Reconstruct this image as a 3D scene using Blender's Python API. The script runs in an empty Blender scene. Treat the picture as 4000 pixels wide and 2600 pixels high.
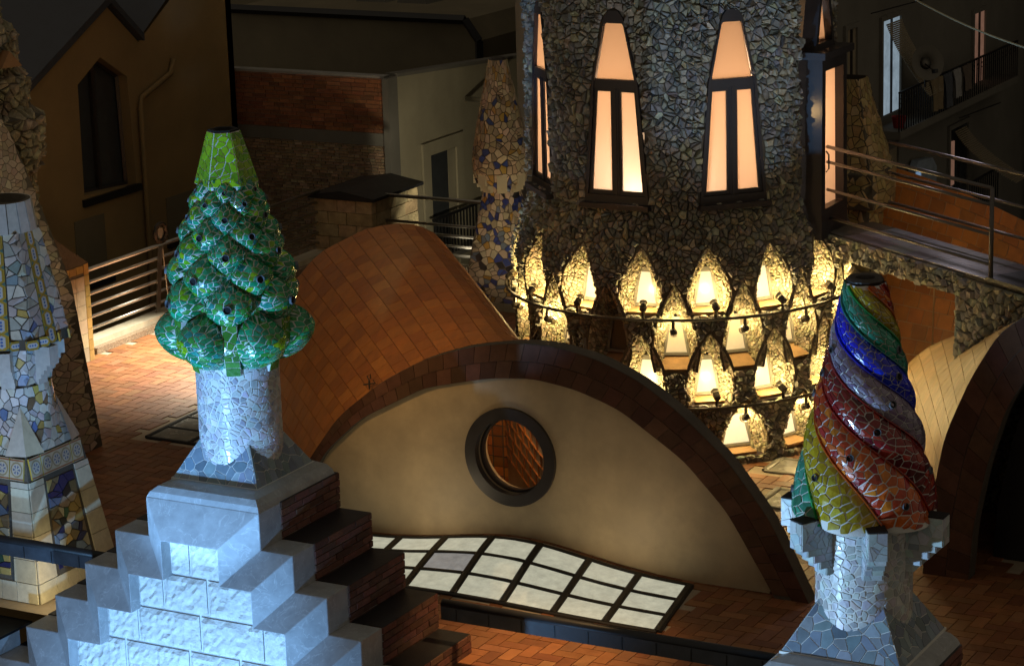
import bpy, math, random
import numpy as np
from mathutils import Vector, Matrix

# ------------------------------------------------------------------ camera, world, lights
R = math.radians
PI = math.pi
rnd = random.Random(7)
scene = bpy.context.scene
COL = scene.collection

CAM = np.array([14.0, -27.0, 11.0])
PITCH, YAW, ROLL, LENS = R(14.5), R(29.0), 0.031, 90.0
hd = np.array([-math.sin(YAW)*math.cos(PITCH), math.cos(YAW)*math.cos(PITCH), -math.sin(PITCH)])
r0 = np.array([math.cos(YAW), math.sin(YAW), 0.0])
u0 = np.cross(r0, hd)
cam_r = math.cos(ROLL)*r0 - math.sin(ROLL)*u0
cam_u = math.sin(ROLL)*r0 + math.cos(ROLL)*u0
cam = bpy.data.cameras.new('camera')
cam.lens, cam.sensor_width, cam.clip_start, cam.clip_end = LENS, 36.0, 0.1, 400.0
camo = bpy.data.objects.new('camera', cam); COL.objects.link(camo)
camo.matrix_world = Matrix(((cam_r[0], cam_u[0], -hd[0], CAM[0]), (cam_r[1], cam_u[1], -hd[1], CAM[1]),
                            (cam_r[2], cam_u[2], -hd[2], CAM[2]), (0, 0, 0, 1)))
scene.camera = camo
scene.view_settings.view_transform = 'Standard'
scene.view_settings.look = 'None'
scene.view_settings.exposure = 0.0
scene.view_settings.gamma = 1.0
cy = scene.cycles
cy.max_bounces, cy.diffuse_bounces, cy.glossy_bounces, cy.transmission_bounces, cy.transparent_max_bounces = 6, 3, 3, 4, 6
cy.caustics_reflective = False; cy.caustics_refractive = False

world = bpy.data.worlds.new('World'); scene.world = world; world.use_nodes = True
wn = world.node_tree.nodes; wl = world.node_tree.links; wn.clear()
sky = wn.new('ShaderNodeTexSky'); sky.sky_type = 'NISHITA'; sky.sun_disc = False
sky.sun_elevation = R(-4.0); sky.sun_rotation = R(200)
mixn = wn.new('ShaderNodeMix'); mixn.data_type = 'RGBA'; mixn.inputs[0].default_value = 0.8
mixn.inputs[7].default_value = (0.30, 0.25, 0.18, 1)      # warm town glow on the night sky
wl.new(sky.outputs[0], mixn.inputs[6])
bg = wn.new('ShaderNodeBackground'); bg.inputs[1].default_value = 0.55
wo = wn.new('ShaderNodeOutputWorld')
wl.new(mixn.outputs[2], bg.inputs[0]); wl.new(bg.outputs[0], wo.inputs[0])

def lamp(kind, name, loc, energy, color, target=None, size=0.05, angle=60, blend=0.6):
    d = bpy.data.lights.new(name, kind); d.energy = energy; d.color = color
    if kind in ('SPOT', 'POINT'): d.shadow_soft_size = size
    if kind == 'SPOT': d.spot_size = R(angle); d.spot_blend = blend
    if kind == 'SUN': d.angle = size
    o = bpy.data.objects.new(name, d); COL.objects.link(o); o.location = loc
    if target is not None:
        o.rotation_euler = (Vector(target)-Vector(loc)).to_track_quat('-Z', 'Y').to_euler()
    return o

COOL = (0.25, 0.55, 1.0); WHITE = (1.0, 0.93, 0.74); WARM = (1.0, 0.72, 0.32); AMBER = (1.0, 0.60, 0.25)
lamp('SUN', 'moon_light', (0, 0, 30), 0.01, (0.8, 0.85, 1.0), target=(6, 14, 0), size=R(2))
lamp('SPOT', 'bridge_light', (2.1, 7.9, 4.9), 60, (0.95, 0.85, 0.95), target=(2.2, 6.0, 3.1), size=0.08, angle=80, blend=0.9)
# facade flood lights in front of the two gables, and an added fill
lamp('SPOT', 'facade_spot', (-2.3, -7.6, -2.5), 1350, COOL, target=(-2.5, -4.2, 1.3), size=0.10, angle=95, blend=0.7)
lamp('SPOT', 'facade_spot', (-2.9, -11.4, 0.2), 3900, COOL, target=(-2.57, -3.7, 3.75), size=0.10, angle=33, blend=0.35)
lamp('SPOT', 'facade_spot', (-0.3, -11.0, -0.3), 2000, COOL, target=(-3.0, -4.6, 0.3), size=0.10, angle=44, blend=0.8)  # cool fill added to lift the step treads
lamp('SPOT', 'terrace_flood_light', (-9.6, 14.0, 0.3), 430, (1.0, 0.88, 0.62), target=(-13.0, 19.5, 1.6), size=0.1, angle=90, blend=1.0)
lamp('SPOT', 'skylight_glow_fill', (-2.5, -0.85, 0.30), 17, (1.0, 0.80, 0.50), target=(-2.3, 0.25, 0.9), size=0.06, angle=130, blend=1.0)  # two added lamps strengthen the roof light's glow on the arched wall
lamp('SPOT', 'skylight_glow_fill', (0.35, -0.85, 0.25), 17, (1.0, 0.80, 0.50), target=(0.4, 0.25, 0.9), size=0.06, angle=130, blend=1.0)
lamp('SPOT', 'facade_spot', (1.3, -8.8, 0.1), 1900, (0.38, 0.66, 1.0), target=(5.1, -3.6, 3.1), size=0.10, angle=44, blend=0.5)
# roof flood lights, and one added spot for the hood
lamp('SPOT', 'terrace_flood_light', (-10.7, 8.0, 3.2), 3800, WHITE, target=(-10.7, 6.9, 0), size=0.06, angle=88, blend=1.0)
lamp('SPOT', 'tower_flood_light', (4.6, -1.2, 0.5), 1150, (0.86, 0.95, 1.0), target=(-0.6, 5.6, 6.8), size=0.1, angle=30, blend=0.8)
lamp('SPOT', 'tower_flood_light', (-6.6, 4.6, 0.5), 300, (0.72, 0.88, 1.0), target=(-3.0, 6.4, 6.4), size=0.1, angle=50, blend=0.8)
lamp('SPOT', 'roof_spot', (0.9, -3.0, 3.0), 480, AMBER, target=(0.7, -2.7, 0), size=0.08, angle=70, blend=1.0)
lamp('SPOT', 'roof_spot', (-3.1, -2.7, 3.5), 150, (1.0, 0.62, 0.24), target=(-3.2, 2.2, 2.6), size=0.15, angle=85, blend=1.0)  # amber spot added behind the shaft to brighten the hood; no fixture
lamp('SPOT', 'roof_spot', (-5.4, -6.6, 0.5), 150, (0.74, 0.82, 1.0), target=(-6.5, -3.0, 3.5), size=0.08, angle=62, blend=0.8)
lamp('SPOT', 'roof_spot', (-5.0, -4.1, 0.32), 26, (1.0, 0.82, 0.45), target=(-6.2, -3.4, 0.3), size=0.06, angle=100, blend=0.9)
lamp('SPOT', 'roof_spot', (2.9, 0.8, 0.3), 170, (1.0, 0.8, 0.45), target=(2.4, 5.2, 1.4), size=0.06, angle=70, blend=0.9)
lamp('SPOT', 'roof_spot', (2.2, 6.6, 0.4), 140, (1.0, 0.62, 0.25), target=(1.0, 10.5, 1.6), size=0.08, angle=90, blend=0.9)
lamp('SPOT', 'roof_spot', (-5.9, 10.0, 0.2), 170, (1.0, 0.78, 0.48), target=(-7.45, 12.25, 2.2), size=0.08, angle=80, blend=0.9)
lamp('SPOT', 'roof_spot', (-7.6, -0.6, 1.6), 70, (1.0, 0.80, 0.50), target=(-10.2, 2.2, 4.6), size=0.08, angle=70, blend=0.9)
lamp('SPOT', 'roof_spot', (-4.6, 3.9, 0.4), 60, (1.0, 0.66, 0.26), target=(-3.9, 2.4, 2.4), size=0.08, angle=110, blend=0.9)

# ------------------------------------------------------------------ helpers
def project(p):
    d = np.asarray(p, float)-CAM; z = d@hd
    return (2000+10000*(d@cam_r)/z, 1300-10000*(d@cam_u)/z, z)

def newmesh(name, verts, faces, mat=None, smooth=False, cols=None):
    me = bpy.data.meshes.new(name)
    me.from_pydata([tuple(map(float, v)) for v in verts], [], faces)
    if mat is not None: me.materials.append(mat)
    if smooth: me.polygons.foreach_set('use_smooth', [True]*len(me.polygons))
    if cols is not None:
        at = me.attributes.new('Col', 'FLOAT_COLOR', 'FACE')
        a = np.ones((len(me.polygons), 4), np.float32); a[:, :3] = np.asarray(cols, np.float32).reshape(-1, 3)
        at.data.foreach_set('color', a.ravel())
    me.update()
    return me

def tag(o, label=None, cat=None, group=None, kind=None):
    if label: o['label'] = label
    if cat: o['category'] = cat
    if group: o['group'] = group
    if kind: o['kind'] = kind
    return o

def thing(name, loc, label, cat, group=None):
    o = bpy.data.objects.new(name, None); COL.objects.link(o); o.location = loc
    o.empty_display_size = 0.1
    o['off'] = tuple(loc)
    return tag(o, label, cat, group)

def off_of(parent):
    while parent is not None:
        if 'off' in parent: return np.array(parent['off'])
        parent = parent.parent
    return np.zeros(3)

def obj(name, verts, faces, mat, parent=None, smooth=False, cols=None, kind=None):
    off = off_of(parent)
    v = np.asarray(verts, float).reshape(-1, 3)-off
    o = bpy.data.objects.new(name, newmesh(name, v, faces, mat, smooth, cols)); COL.objects.link(o)
    if parent is not None: o.parent = parent
    if kind: o['kind'] = kind
    return o

class MB:
    """collects boxes, tubes and prisms that make one mesh"""
    def __init__(s): s.v = []; s.f = []
    def add(s, verts, faces):
        n = len(s.v); s.v += [tuple(p) for p in verts]; s.f += [tuple(i+n for i in f) for f in faces]; return s
    def box(s, lo, hi):
        x0, y0, z0 = lo; x1, y1, z1 = hi
        return s.add([(x0,y0,z0),(x1,y0,z0),(x1,y1,z0),(x0,y1,z0),(x0,y0,z1),(x1,y0,z1),(x1,y1,z1),(x0,y1,z1)],
                     [(0,3,2,1),(4,5,6,7),(0,1,5,4),(1,2,6,5),(2,3,7,6),(3,0,4,7)])
    def obox(s, c, ax, ay, az):
        c, ax, ay, az = map(np.asarray, (c, ax, ay, az)); P = []
        for k in ((-1,-1,-1),(1,-1,-1),(1,1,-1),(-1,1,-1),(-1,-1,1),(1,-1,1),(1,1,1),(-1,1,1)):
            P.append(c+ax*k[0]+ay*k[1]+az*k[2])
        return s.add(P, [(0,3,2,1),(4,5,6,7),(0,1,5,4),(1,2,6,5),(2,3,7,6),(3,0,4,7)])
    def tube(s, pts, r, n=8, caps=True):
        pts = [np.asarray(p, float) for p in pts]; rings = []
        rr = r if isinstance(r, (list, tuple)) else [r]*len(pts)
        for i, p in enumerate(pts):
            d = pts[min(i+1, len(pts)-1)]-pts[max(i-1, 0)]; d = d/np.linalg.norm(d)
            a = np.array([0, 0, 1.0]) if abs(d[2]) < 0.9 else np.array([1.0, 0, 0])
            x = np.cross(d, a); x /= np.linalg.norm(x); y = np.cross(d, x)
            rings.append([p+rr[i]*(math.cos(2*PI*k/n)*x+math.sin(2*PI*k/n)*y) for k in range(n)])
        V = [q for g in rings for q in g]; F = []
        for i in range(len(pts)-1):
            for k in range(n):
                F.append((i*n+k, i*n+(k+1) % n, (i+1)*n+(k+1) % n, (i+1)*n+k))
        if caps: F.append(tuple(range(n))[::-1]); F.append(tuple(range((len(pts)-1)*n, len(pts)*n)))
        return s.add(V, F)
    def prism(s, poly, axis, a, b):
        """poly in the two other coordinates, extruded from a to b along axis"""
        n = len(poly); V = []
        for t in (a, b):
            for p in poly:
                q = list(p); q.insert(axis, t); V.append(q)
        F = [tuple(range(n))[::-1], tuple(range(n, 2*n))]
        for i in range(n): F.append((i, (i+1) % n, n+(i+1) % n, n+i))
        return s.add(V, F)
    def lathe(s, c, prof, n=24, a0=0, a1=2*PI):
        V = []; F = []; full = abs(a1-a0-2*PI) < 1e-6; m = n if full else n+1
        for (r, z) in prof:
            for k in range(m):
                t = a0+(a1-a0)*k/n; V.append((c[0]+r*math.cos(t), c[1]+r*math.sin(t), c[2]+z))
        for i in range(len(prof)-1):
            for k in range(n):
                F.append((i*m+k, i*m+(k+1) % m, (i+1)*m+(k+1) % m, (i+1)*m+k))
        return s.add(V, F)
    def build(s, name, mat, parent=None, smooth=False, kind=None):
        return obj(name, s.v, s.f, mat, parent, smooth, kind=kind)

# --------------------------------------------- materials (all procedural)
def nodes_of(name):
    m = bpy.data.materials.new(name); m.use_nodes = True
    nt = m.node_tree; b = nt.nodes['Principled BSDF']
    return m, nt, b

def mat(name, color, rough=0.7, metal=0.0, var=0.12, vscale=3.0, bump=0.15, bscale=30.0, attr=False, spec=0.5, coat=0.0, tint=None, stain=0.0):
    """base colour (or the piece's own colour) with uneven tone, wear and fine relief"""
    m, nt, b = nodes_of(name); N, L = nt.nodes, nt.links
    tc = N.new('ShaderNodeTexCoord')
    nz = N.new('ShaderNodeTexNoise'); nz.inputs['Scale'].default_value = vscale; nz.inputs['Detail'].default_value = 6; nz.inputs['Roughness'].default_value = 0.65
    L.new(tc.outputs['Object'], nz.inputs['Vector'])
    mr = N.new('ShaderNodeMapRange'); mr.inputs[1].default_value = 0.25; mr.inputs[2].default_value = 0.75
    mr.inputs[3].default_value = 1-var*1.6; mr.inputs[4].default_value = 1+var*1.2
    L.new(nz.outputs[0], mr.inputs[0])
    mx = N.new('ShaderNodeVectorMath'); mx.operation = 'SCALE'
    if attr:
        at = N.new('ShaderNodeAttribute'); at.attribute_name = 'Col'; L.new(at.outputs['Color'], mx.inputs[0])
    else:
        mx.inputs[0].default_value = color[:3]
    L.new(mr.outputs[0], mx.inputs['Scale'])
    out = mx.outputs[0]
    if stain > 0:
        n2 = N.new('ShaderNodeTexNoise'); n2.inputs['Scale'].default_value = vscale*0.35; n2.inputs['Detail'].default_value = 8
        mp = N.new('ShaderNodeMapping'); mp.inputs['Scale'].default_value = (1.6, 1.6, 0.35)
        L.new(tc.outputs['Object'], mp.inputs[0]); L.new(mp.outputs[0], n2.inputs['Vector'])
        m2 = N.new('ShaderNodeMapRange'); m2.inputs[1].default_value = 0.45; m2.inputs[2].default_value = 0.72; m2.inputs[3].default_value = 0; m2.inputs[4].default_value = stain
        L.new(n2.outputs[0], m2.inputs[0])
        mm = N.new('ShaderNodeMix'); mm.data_type = 'RGBA'; L.new(m2.outputs[0], mm.inputs[0]); L.new(out, mm.inputs[6])
        mm.inputs[7].default_value = (*(tint or (0.08, 0.07, 0.06)), 1); out = mm.outputs[2]
    L.new(out, b.inputs['Base Color'])
    b.inputs['Roughness'].default_value = rough; b.inputs['Metallic'].default_value = metal
    b.inputs['Specular IOR Level'].default_value = spec; b.inputs['Coat Weight'].default_value = coat; b.inputs['Coat Roughness'].default_value = 0.08
    rr = N.new('ShaderNodeMapRange'); rr.inputs[3].default_value = max(0.02, rough-0.12); rr.inputs[4].default_value = min(1, rough+0.15)
    L.new(nz.outputs[0], rr.inputs[0]); L.new(rr.outputs[0], b.inputs['Roughness'])
    if bump > 0:
        n3 = N.new('ShaderNodeTexNoise'); n3.inputs['Scale'].default_value = bscale; n3.inputs['Detail'].default_value = 7
        L.new(tc.outputs['Object'], n3.inputs['Vector'])
        bp = N.new('ShaderNodeBump'); bp.inputs['Strength'].default_value = bump; bp.inputs['Distance'].default_value = 0.02
        L.new(n3.outputs[0], bp.inputs['Height']); L.new(bp.outputs[0], b.inputs['Normal'])
    return m

def emit(name, color, strength, vscale=2.0, var=0.08):
    """a lit pane: its own uneven cast glass in front of a lamp"""
    m, nt, b = nodes_of(name); N, L = nt.nodes, nt.links
    tc = N.new('ShaderNodeTexCoord'); nz = N.new('ShaderNodeTexNoise'); nz.inputs['Scale'].default_value = vscale; nz.inputs['Detail'].default_value = 8; nz.inputs['Roughness'].default_value = 0.75
    L.new(tc.outputs['Object'], nz.inputs['Vector'])
    mr = N.new('ShaderNodeMapRange'); mr.inputs[1].default_value = 0.3; mr.inputs[2].default_value = 0.7; mr.inputs[3].default_value = strength*(1-var); mr.inputs[4].default_value = strength*(1+var)
    L.new(nz.outputs[0], mr.inputs[0])
    b.inputs['Base Color'].default_value = (*[c*0.3 for c in color], 1); b.inputs['Emission Color'].default_value = (*color, 1)
    L.new(mr.outputs[0], b.inputs['Emission Strength']); b.inputs['Roughness'].default_value = 0.25
    return m

def frosted(name, color):
    m, nt, b = nodes_of(name); N, L = nt.nodes, nt.links
    tr = N.new('ShaderNodeBsdfTranslucent'); tr.inputs[0].default_value = (*color, 1)
    gl = N.new('ShaderNodeBsdfGlossy'); gl.inputs['Roughness'].default_value = 0.15; gl.inputs[0].default_value = (0.8, 0.8, 0.8, 1)
    mx = N.new('ShaderNodeMixShader'); mx.inputs[0].default_value = 0.05
    L.new(tr.outputs[0], mx.inputs[1]); L.new(gl.outputs[0], mx.inputs[2]); L.new(mx.outputs[0], N['Material Output'].inputs[0])
    return m

def clear(name, tint=(1, 1, 1)):
    m, nt, b = nodes_of(name); N, L = nt.nodes, nt.links
    tr = N.new('ShaderNodeBsdfTransparent'); tr.inputs[0].default_value = (*tint, 1)
    gl = N.new('ShaderNodeBsdfGlossy'); gl.inputs['Roughness'].default_value = 0.03
    fr = N.new('ShaderNodeFresnel'); fr.inputs[0].default_value = 1.5
    mx = N.new('ShaderNodeMixShader'); L.new(fr.outputs[0], mx.inputs[0])
    L.new(tr.outputs[0], mx.inputs[1]); L.new(gl.outputs[0], mx.inputs[2]); L.new(mx.outputs[0], N['Material Output'].inputs[0])
    return m

def marble(name, color, vein):
    m = mat(name, color, rough=0.42, var=0.16, vscale=5, bump=0.06, bscale=40)
    nt = m.node_tree; N, L = nt.nodes, nt.links; b = N['Principled BSDF']
    src = b.inputs['Base Color'].links[0].from_socket
    tc = N.new('ShaderNodeTexCoord'); nz = N.new('ShaderNodeTexNoise'); nz.inputs['Scale'].default_value = 4.5; nz.inputs['Detail'].default_value = 5; nz.inputs['Distortion'].default_value = 0.9
    L.new(tc.outputs['Object'], nz.inputs['Vector'])
    ab = N.new('ShaderNodeMath'); ab.operation = 'SUBTRACT'; ab.inputs[1].default_value = 0.5; L.new(nz.outputs[0], ab.inputs[0])
    a2 = N.new('ShaderNodeMath'); a2.operation = 'ABSOLUTE'; L.new(ab.outputs[0], a2.inputs[0])
    mr = N.new('ShaderNodeMapRange'); mr.inputs[1].default_value = 0.0; mr.inputs[2].default_value = 0.012; mr.inputs[3].default_value = 0.45; mr.inputs[4].default_value = 0.0
    L.new(a2.outputs[0], mr.inputs[0])
    mx = N.new('ShaderNodeMix'); mx.data_type = 'RGBA'; L.new(mr.outputs[0], mx.inputs[0]); L.new(src, mx.inputs[6]); mx.inputs[7].default_value = (*vein, 1)
    L.new(mx.outputs[2], b.inputs['Base Color'])
    return m

M = {}
M['glaze'] = mat('glazed_tile', (1,1,1), rough=0.24, var=0.22, vscale=12, bump=0.16, bscale=20, attr=True, coat=0.25)
M['satin'] = mat('satin_tile', (1,1,1), rough=0.34, var=0.12, vscale=10, bump=0.12, bscale=22, attr=True, coat=0.15)
M['stone'] = mat('rubble_stone', (1,1,1), rough=0.75, var=0.30, vscale=11, bump=0.6, bscale=38, attr=True)
M['clay'] = mat('fired_clay', (1,1,1), rough=0.48, var=0.16, vscale=7, bump=0.10, bscale=30, attr=True)
M['matteclay'] = mat('matte_clay', (1,1,1), rough=0.8, var=0.2, vscale=5, bump=0.15, bscale=30, attr=True, spec=0.15)
M['brick'] = mat('brick', (1,1,1), rough=0.85, var=0.25, vscale=16, bump=0.5, bscale=50, attr=True)
M['grout'] = mat('white_grout', (0.66,0.66,0.64), rough=0.9, var=0.08, bump=0.2, bscale=80)
M['greygrout'] = mat('grey_mortar', (0.34,0.33,0.31), rough=0.95, var=0.15, bump=0.35, bscale=60)
M['darkgrout'] = mat('brown_mortar', (0.10,0.085,0.065), rough=0.95, var=0.2, bump=0.5, bscale=40)
M['floorgrout'] = mat('pale_floor_mortar', (0.46,0.37,0.27), rough=0.9, var=0.15, bump=0.2, bscale=60)
M['marble'] = marble('blue_grey_marble', (0.34,0.355,0.37), (0.62,0.64,0.66))
M['rough'] = mat('rough_limestone', (0.56,0.55,0.52), rough=0.92, var=0.16, vscale=8, bump=1.0, bscale=20)
M['slate'] = M['satin']
M['plaster'] = mat('warm_plaster', (0.44,0.335,0.20), rough=0.55, var=0.16, vscale=2.2, bump=0.12, bscale=9, stain=0.5, tint=(0.33,0.25,0.15))
M['darkpaint'] = mat('dark_brown_paint', (0.035,0.028,0.026), rough=0.35, var=0.15, bump=0.05)
M['steel'] = mat('brushed_steel', (0.62,0.60,0.56), rough=0.30, metal=1.0, var=0.08, bump=0.03)
M['rail'] = mat('painted_rail', (0.11,0.10,0.095), rough=0.35, metal=0.4, var=0.1, bump=0.03)
M['black'] = mat('plain_black', (0.012,0.012,0.014), rough=0.45, var=0.2, bump=0.08)
M['blackblue'] = mat('blue_lit_rail', (0.05,0.055,0.065), rough=0.5, var=0.25, vscale=4, bump=0.1)  # blue of the flood light put into the rail face colour
M['iron'] = mat('bronze_lamp', (0.05,0.042,0.035), rough=0.45, metal=0.3, var=0.2, bump=0.1)
M['collar'] = mat('cream_lamp_collar', (0.42,0.38,0.30), rough=0.45, var=0.1, bump=0.05)
M['frame'] = mat('dark_window_frame', (0.022,0.017,0.019), rough=0.5, var=0.2, bump=0.05, coat=0.2)
M['greyframe'] = mat('grey_window_frame', (0.20,0.19,0.165), rough=0.4, var=0.1, bump=0.05)
M['hole'] = mat('near_black', (0.008,0.008,0.01), rough=0.9, var=0.1, bump=0)
M['ventrim'] = mat('vent_mortar', (0.13,0.14,0.16), rough=0.9, var=0.15, bump=0.3, bscale=60)
M['niche_glass'] = emit('lit_window_glass', (1.0, 0.85, 0.54), 0.80, 3, 0.10)
M['niche_dim'] = emit('dim_window_glass', (1.0, 0.78, 0.42), 0.55, 3, 0.10)
M['sky_glass'] = emit('lit_roof_glass', (0.80, 0.79, 0.60), 0.50, 7, 0.25)
M['sky_dull'] = emit('dull_roof_glass', (0.55, 0.54, 0.52), 0.36, 5, 0.35)  # weak glow put into the one unlit grey pane
M['unlit_glass'] = mat('unlit_glass', (0.30,0.29,0.26), rough=0.25, var=0.15, bump=0.05)
M['frost'] = frosted('frosted_glass', (0.95, 0.82, 0.70))
M['clear'] = clear('clear_glass')
M['ochre'] = mat('ochre_render', (0.31,0.215,0.095), rough=0.9, var=0.12, vscale=0.8, bump=0.1, bscale=10, stain=0.35, tint=(0.20,0.13,0.06))
M['cream'] = mat('pale_render', (0.40,0.36,0.25), rough=0.9, var=0.12, vscale=0.9, bump=0.12, bscale=10, stain=0.55, tint=(0.24,0.21,0.14))
M['dim'] = mat('dark_render', (0.20,0.17,0.11), rough=0.9, var=0.15, vscale=0.7, bump=0.1, bscale=8, stain=0.4, tint=(0.11,0.09,0.06))  # dull brown render for back walls, far houses and shutters
M['greyr'] = mat('grey_render', (0.18,0.17,0.145), rough=0.9, var=0.15, vscale=0.8, bump=0.12, bscale=10, stain=0.4)
M['roof'] = mat('slate_roof', (0.05,0.055,0.07), rough=0.7, var=0.15, bump=0.1)
M['sand'] = mat('sandstone', (1,1,1), rough=0.9, var=0.25, vscale=6, bump=0.8, bscale=22, attr=True)
M['curb'] = mat('kerb_stone', (0.58,0.52,0.40), rough=0.8, var=0.14, bump=0.2, bscale=30)
M['pebble'] = mat('pebbled_edge', (0.34,0.25,0.17), rough=0.9, var=0.4, vscale=30, bump=1.0, bscale=55)
M['darkpane'] = mat('dark_glass', (0.05,0.055,0.06), rough=0.18, var=0.1, bump=0)
M['asphalt'] = mat('dark_courtyard', (0.05,0.05,0.05), rough=0.9)
M['cloth'] = mat('hung_laundry', (1,1,1), rough=0.95, var=0.15, vscale=6, bump=0.2, bscale=12, attr=True)
M['blind'] = mat('slatted_blind', (0.30,0.25,0.17), rough=0.8, var=0.1, bump=0.05)
M['cool_lit'] = emit('cool_lit_room', (0.62,0.80,0.95), 0.30, 3, 0.3)
M['blue_lit'] = emit('blue_glow', (0.40,0.65,1.0), 0.35, 3, 0.3)
M['rose_lit'] = emit('rosy_lit_room', (0.95,0.50,0.34), 0.13, 3, 0.3)
M['cable'] = mat('pale_rope', (0.42,0.38,0.24), rough=0.8, var=0.2, vscale=40, bump=0.5, bscale=120)
M['rod'] = mat('copper_rod', (0.62,0.45,0.28), rough=0.35, metal=0.8, var=0.1, bump=0)

# --------------------------------------------- polygons, cells, pieces
def clip(poly, n, d):
    """keep the part of a convex polygon where n.p <= d"""
    out = []; k = len(poly)
    for i in range(k):
        p, q = poly[i], poly[(i+1) % k]
        a = n[0]*p[0]+n[1]*p[1]-d; b = n[0]*q[0]+n[1]*q[1]-d
        if a <= 0: out.append(p)
        if (a < 0 < b) or (b < 0 < a):
            t = a/(a-b); out.append((p[0]+t*(q[0]-p[0]), p[1]+t*(q[1]-p[1])))
    return out

def voronoi(sites, n_real, gap, bound=None, maxr=1.0, k=22):
    """cells of the first n_real sites, shrunk by the joint; bound = convex polygon"""
    S = np.asarray(sites, float); cells = []
    bl = []
    if bound is not None:
        m = len(bound)
        for i in range(m):
            p, q = bound[i], bound[(i+1) % m]; e = (q[0]-p[0], q[1]-p[1]); l = math.hypot(*e) or 1
            nn = (e[1]/l, -e[0]/l); bl.append((nn, nn[0]*p[0]+nn[1]*p[1]-gap/2))
    for i in range(n_real):
        s = S[i]; D = S-s; d2 = (D*D).sum(1); d2[i] = 1e9
        idx = np.argpartition(d2, min(k, len(d2)-1))[:k] if len(d2) > k else np.arange(len(d2))
        idx = idx[np.argsort(d2[idx])]
        poly = [(s[0]-maxr, s[1]-maxr), (s[0]+maxr, s[1]-maxr), (s[0]+maxr, s[1]+maxr), (s[0]-maxr, s[1]+maxr)]
        for j in idx:
            l = math.sqrt(d2[j])
            if l < 1e-6 or l > 4: continue
            n = D[j]/l
            poly = clip(poly, n, n[0]*s[0]+n[1]*s[1]+l/2-gap/2)
            if len(poly) < 3: break
        for n, d in bl:
            if len(poly) < 3: break
            poly = clip(poly, n, d)
        cells.append(tidy(poly) if len(poly) >= 3 else None)
    return cells

def tidy(poly, eps=0.004):
    out = []
    for p in poly:
        if not out or math.hypot(p[0]-out[-1][0], p[1]-out[-1][1]) > eps: out.append(p)
    if len(out) > 1 and math.hypot(out[0][0]-out[-1][0], out[0][1]-out[-1][1]) < eps: out.pop()
    return out if len(out) >= 3 else None

def scatter(x0, x1, y0, y1, size, jitter=0.9, rg=rnd, extra=0.22):
    """uneven sites on a staggered lattice; some extra ones make small filler pieces"""
    out = []; ny = max(1, round((y1-y0)/size)); nx = max(1, round((x1-x0)/size))
    for j in range(ny):
        for i in range(nx):
            x = x0+(i+0.5+(0.25 if j % 2 else -0.25)+jitter*(rg.random()-0.5))*(x1-x0)/nx
            y = y0+(j+0.5+jitter*(rg.random()-0.5))*(y1-y0)/ny
            out.append((x, y))
            if rg.random() < extra: out.append((x+size*0.45*(rg.random()-0.5)*2, y+size*0.45*(rg.random()-0.5)*2))
    return out

class Pieces:
    """pieces of one kind on one thing: the largest in the picture are objects, the rest one 'stuff' part"""
    def __init__(s): s.p = []
    def plate(s, ring, n, h, col, sink=0.01, dome=0.0, cen=None):
        """flat tile or shard: ring of 3-D points on the bed, normal n, height h"""
        ring = [np.asarray(p, float) for p in ring]; n = np.asarray(n, float); k = len(ring)
        c = sum(ring)/k if cen is None else np.asarray(cen, float)
        top = [p+n*h for p in ring]
        bot = [p-n*sink for p in ring]
        V = bot+top+[c+n*(h+dome)]
        F = [(i, (i+1) % k, k+(i+1) % k, k+i) for i in range(k)]+[(k+i, k+(i+1) % k, 2*k) for i in range(k)]
        s.p.append((V, F, col, c, n))
    def rock(s, ring, n, h, col, sink=0.04, rg=rnd, cen=None):
        ring = [np.asarray(p, float) for p in ring]; n = np.asarray(n, float); k = len(ring)
        c = sum(ring)/k if cen is None else cen
        t = 0.62+0.2*rg.random()
        mid = [p+n*h*(0.25+0.45*rg.random()) for p in ring]
        top = [c+(p-c)*(t+0.16*(rg.random()-0.5))+n*h*(0.45+1.0*rg.random()) for p in ring]
        V = [p-n*sink for p in ring]+mid+top
        F = []
        for i in range(k):
            j = (i+1) % k
            F += [(i, j, k+j, k+i), (k+i, k+j, 2*k+j), (k+i, 2*k+j, 2*k+i)]
        F.append(tuple(range(2*k, 3*k)))
        s.p.append((V, F, col, c, n))
    def box(s, mb, col, c, n):
        s.p.append((mb.v, mb.f, col, np.asarray(c, float), np.asarray(n, float)))
    def emit(s, name, matl, parent, limit=300, rest=None, smooth=False):
        sc = []
        for (V, F, col, c, n) in s.p:
            x, y, z = project(c); v = CAM-c; v = v/np.linalg.norm(v); f = float(v@n)
            inside = -40 < x < 4040 and -40 < y < 2640
            a = np.ptp(np.asarray(V), axis=0); area = float(sorted(a)[1]*sorted(a)[2])/z**2
            sc.append(area*max(f, 0.02) if inside else -1)
        order = sorted(range(len(s.p)), key=lambda i: -sc[i])
        keep = [i for i in order[:limit] if sc[i] > 0]
        ks = set(keep)
        for i in keep:
            V, F, col, c, n = s.p[i]
            obj(name, V, F, matl, parent, smooth, cols=[col]*len(F) if not isinstance(col, list) else col)
        left = [i for i in range(len(s.p)) if i not in ks]
        if left:
            VV = []; FF = []; CC = []
            for i in left:
                V, F, col, c, n = s.p[i]; b = len(VV); VV += list(V); FF += [tuple(q+b for q in f) for f in F]
                CC += col if isinstance(col, list) else [col]*len(F)
            obj(rest or name+'_field', VV, FF, matl, parent, smooth, cols=CC, kind='stuff')

def vary(c, a=0.15, rg=rnd):
    k = 1+a*(rg.random()*2-1)
    return tuple(max(0.0, x*k*(1+a*0.35*(rg.random()*2-1))) for x in c)

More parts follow.
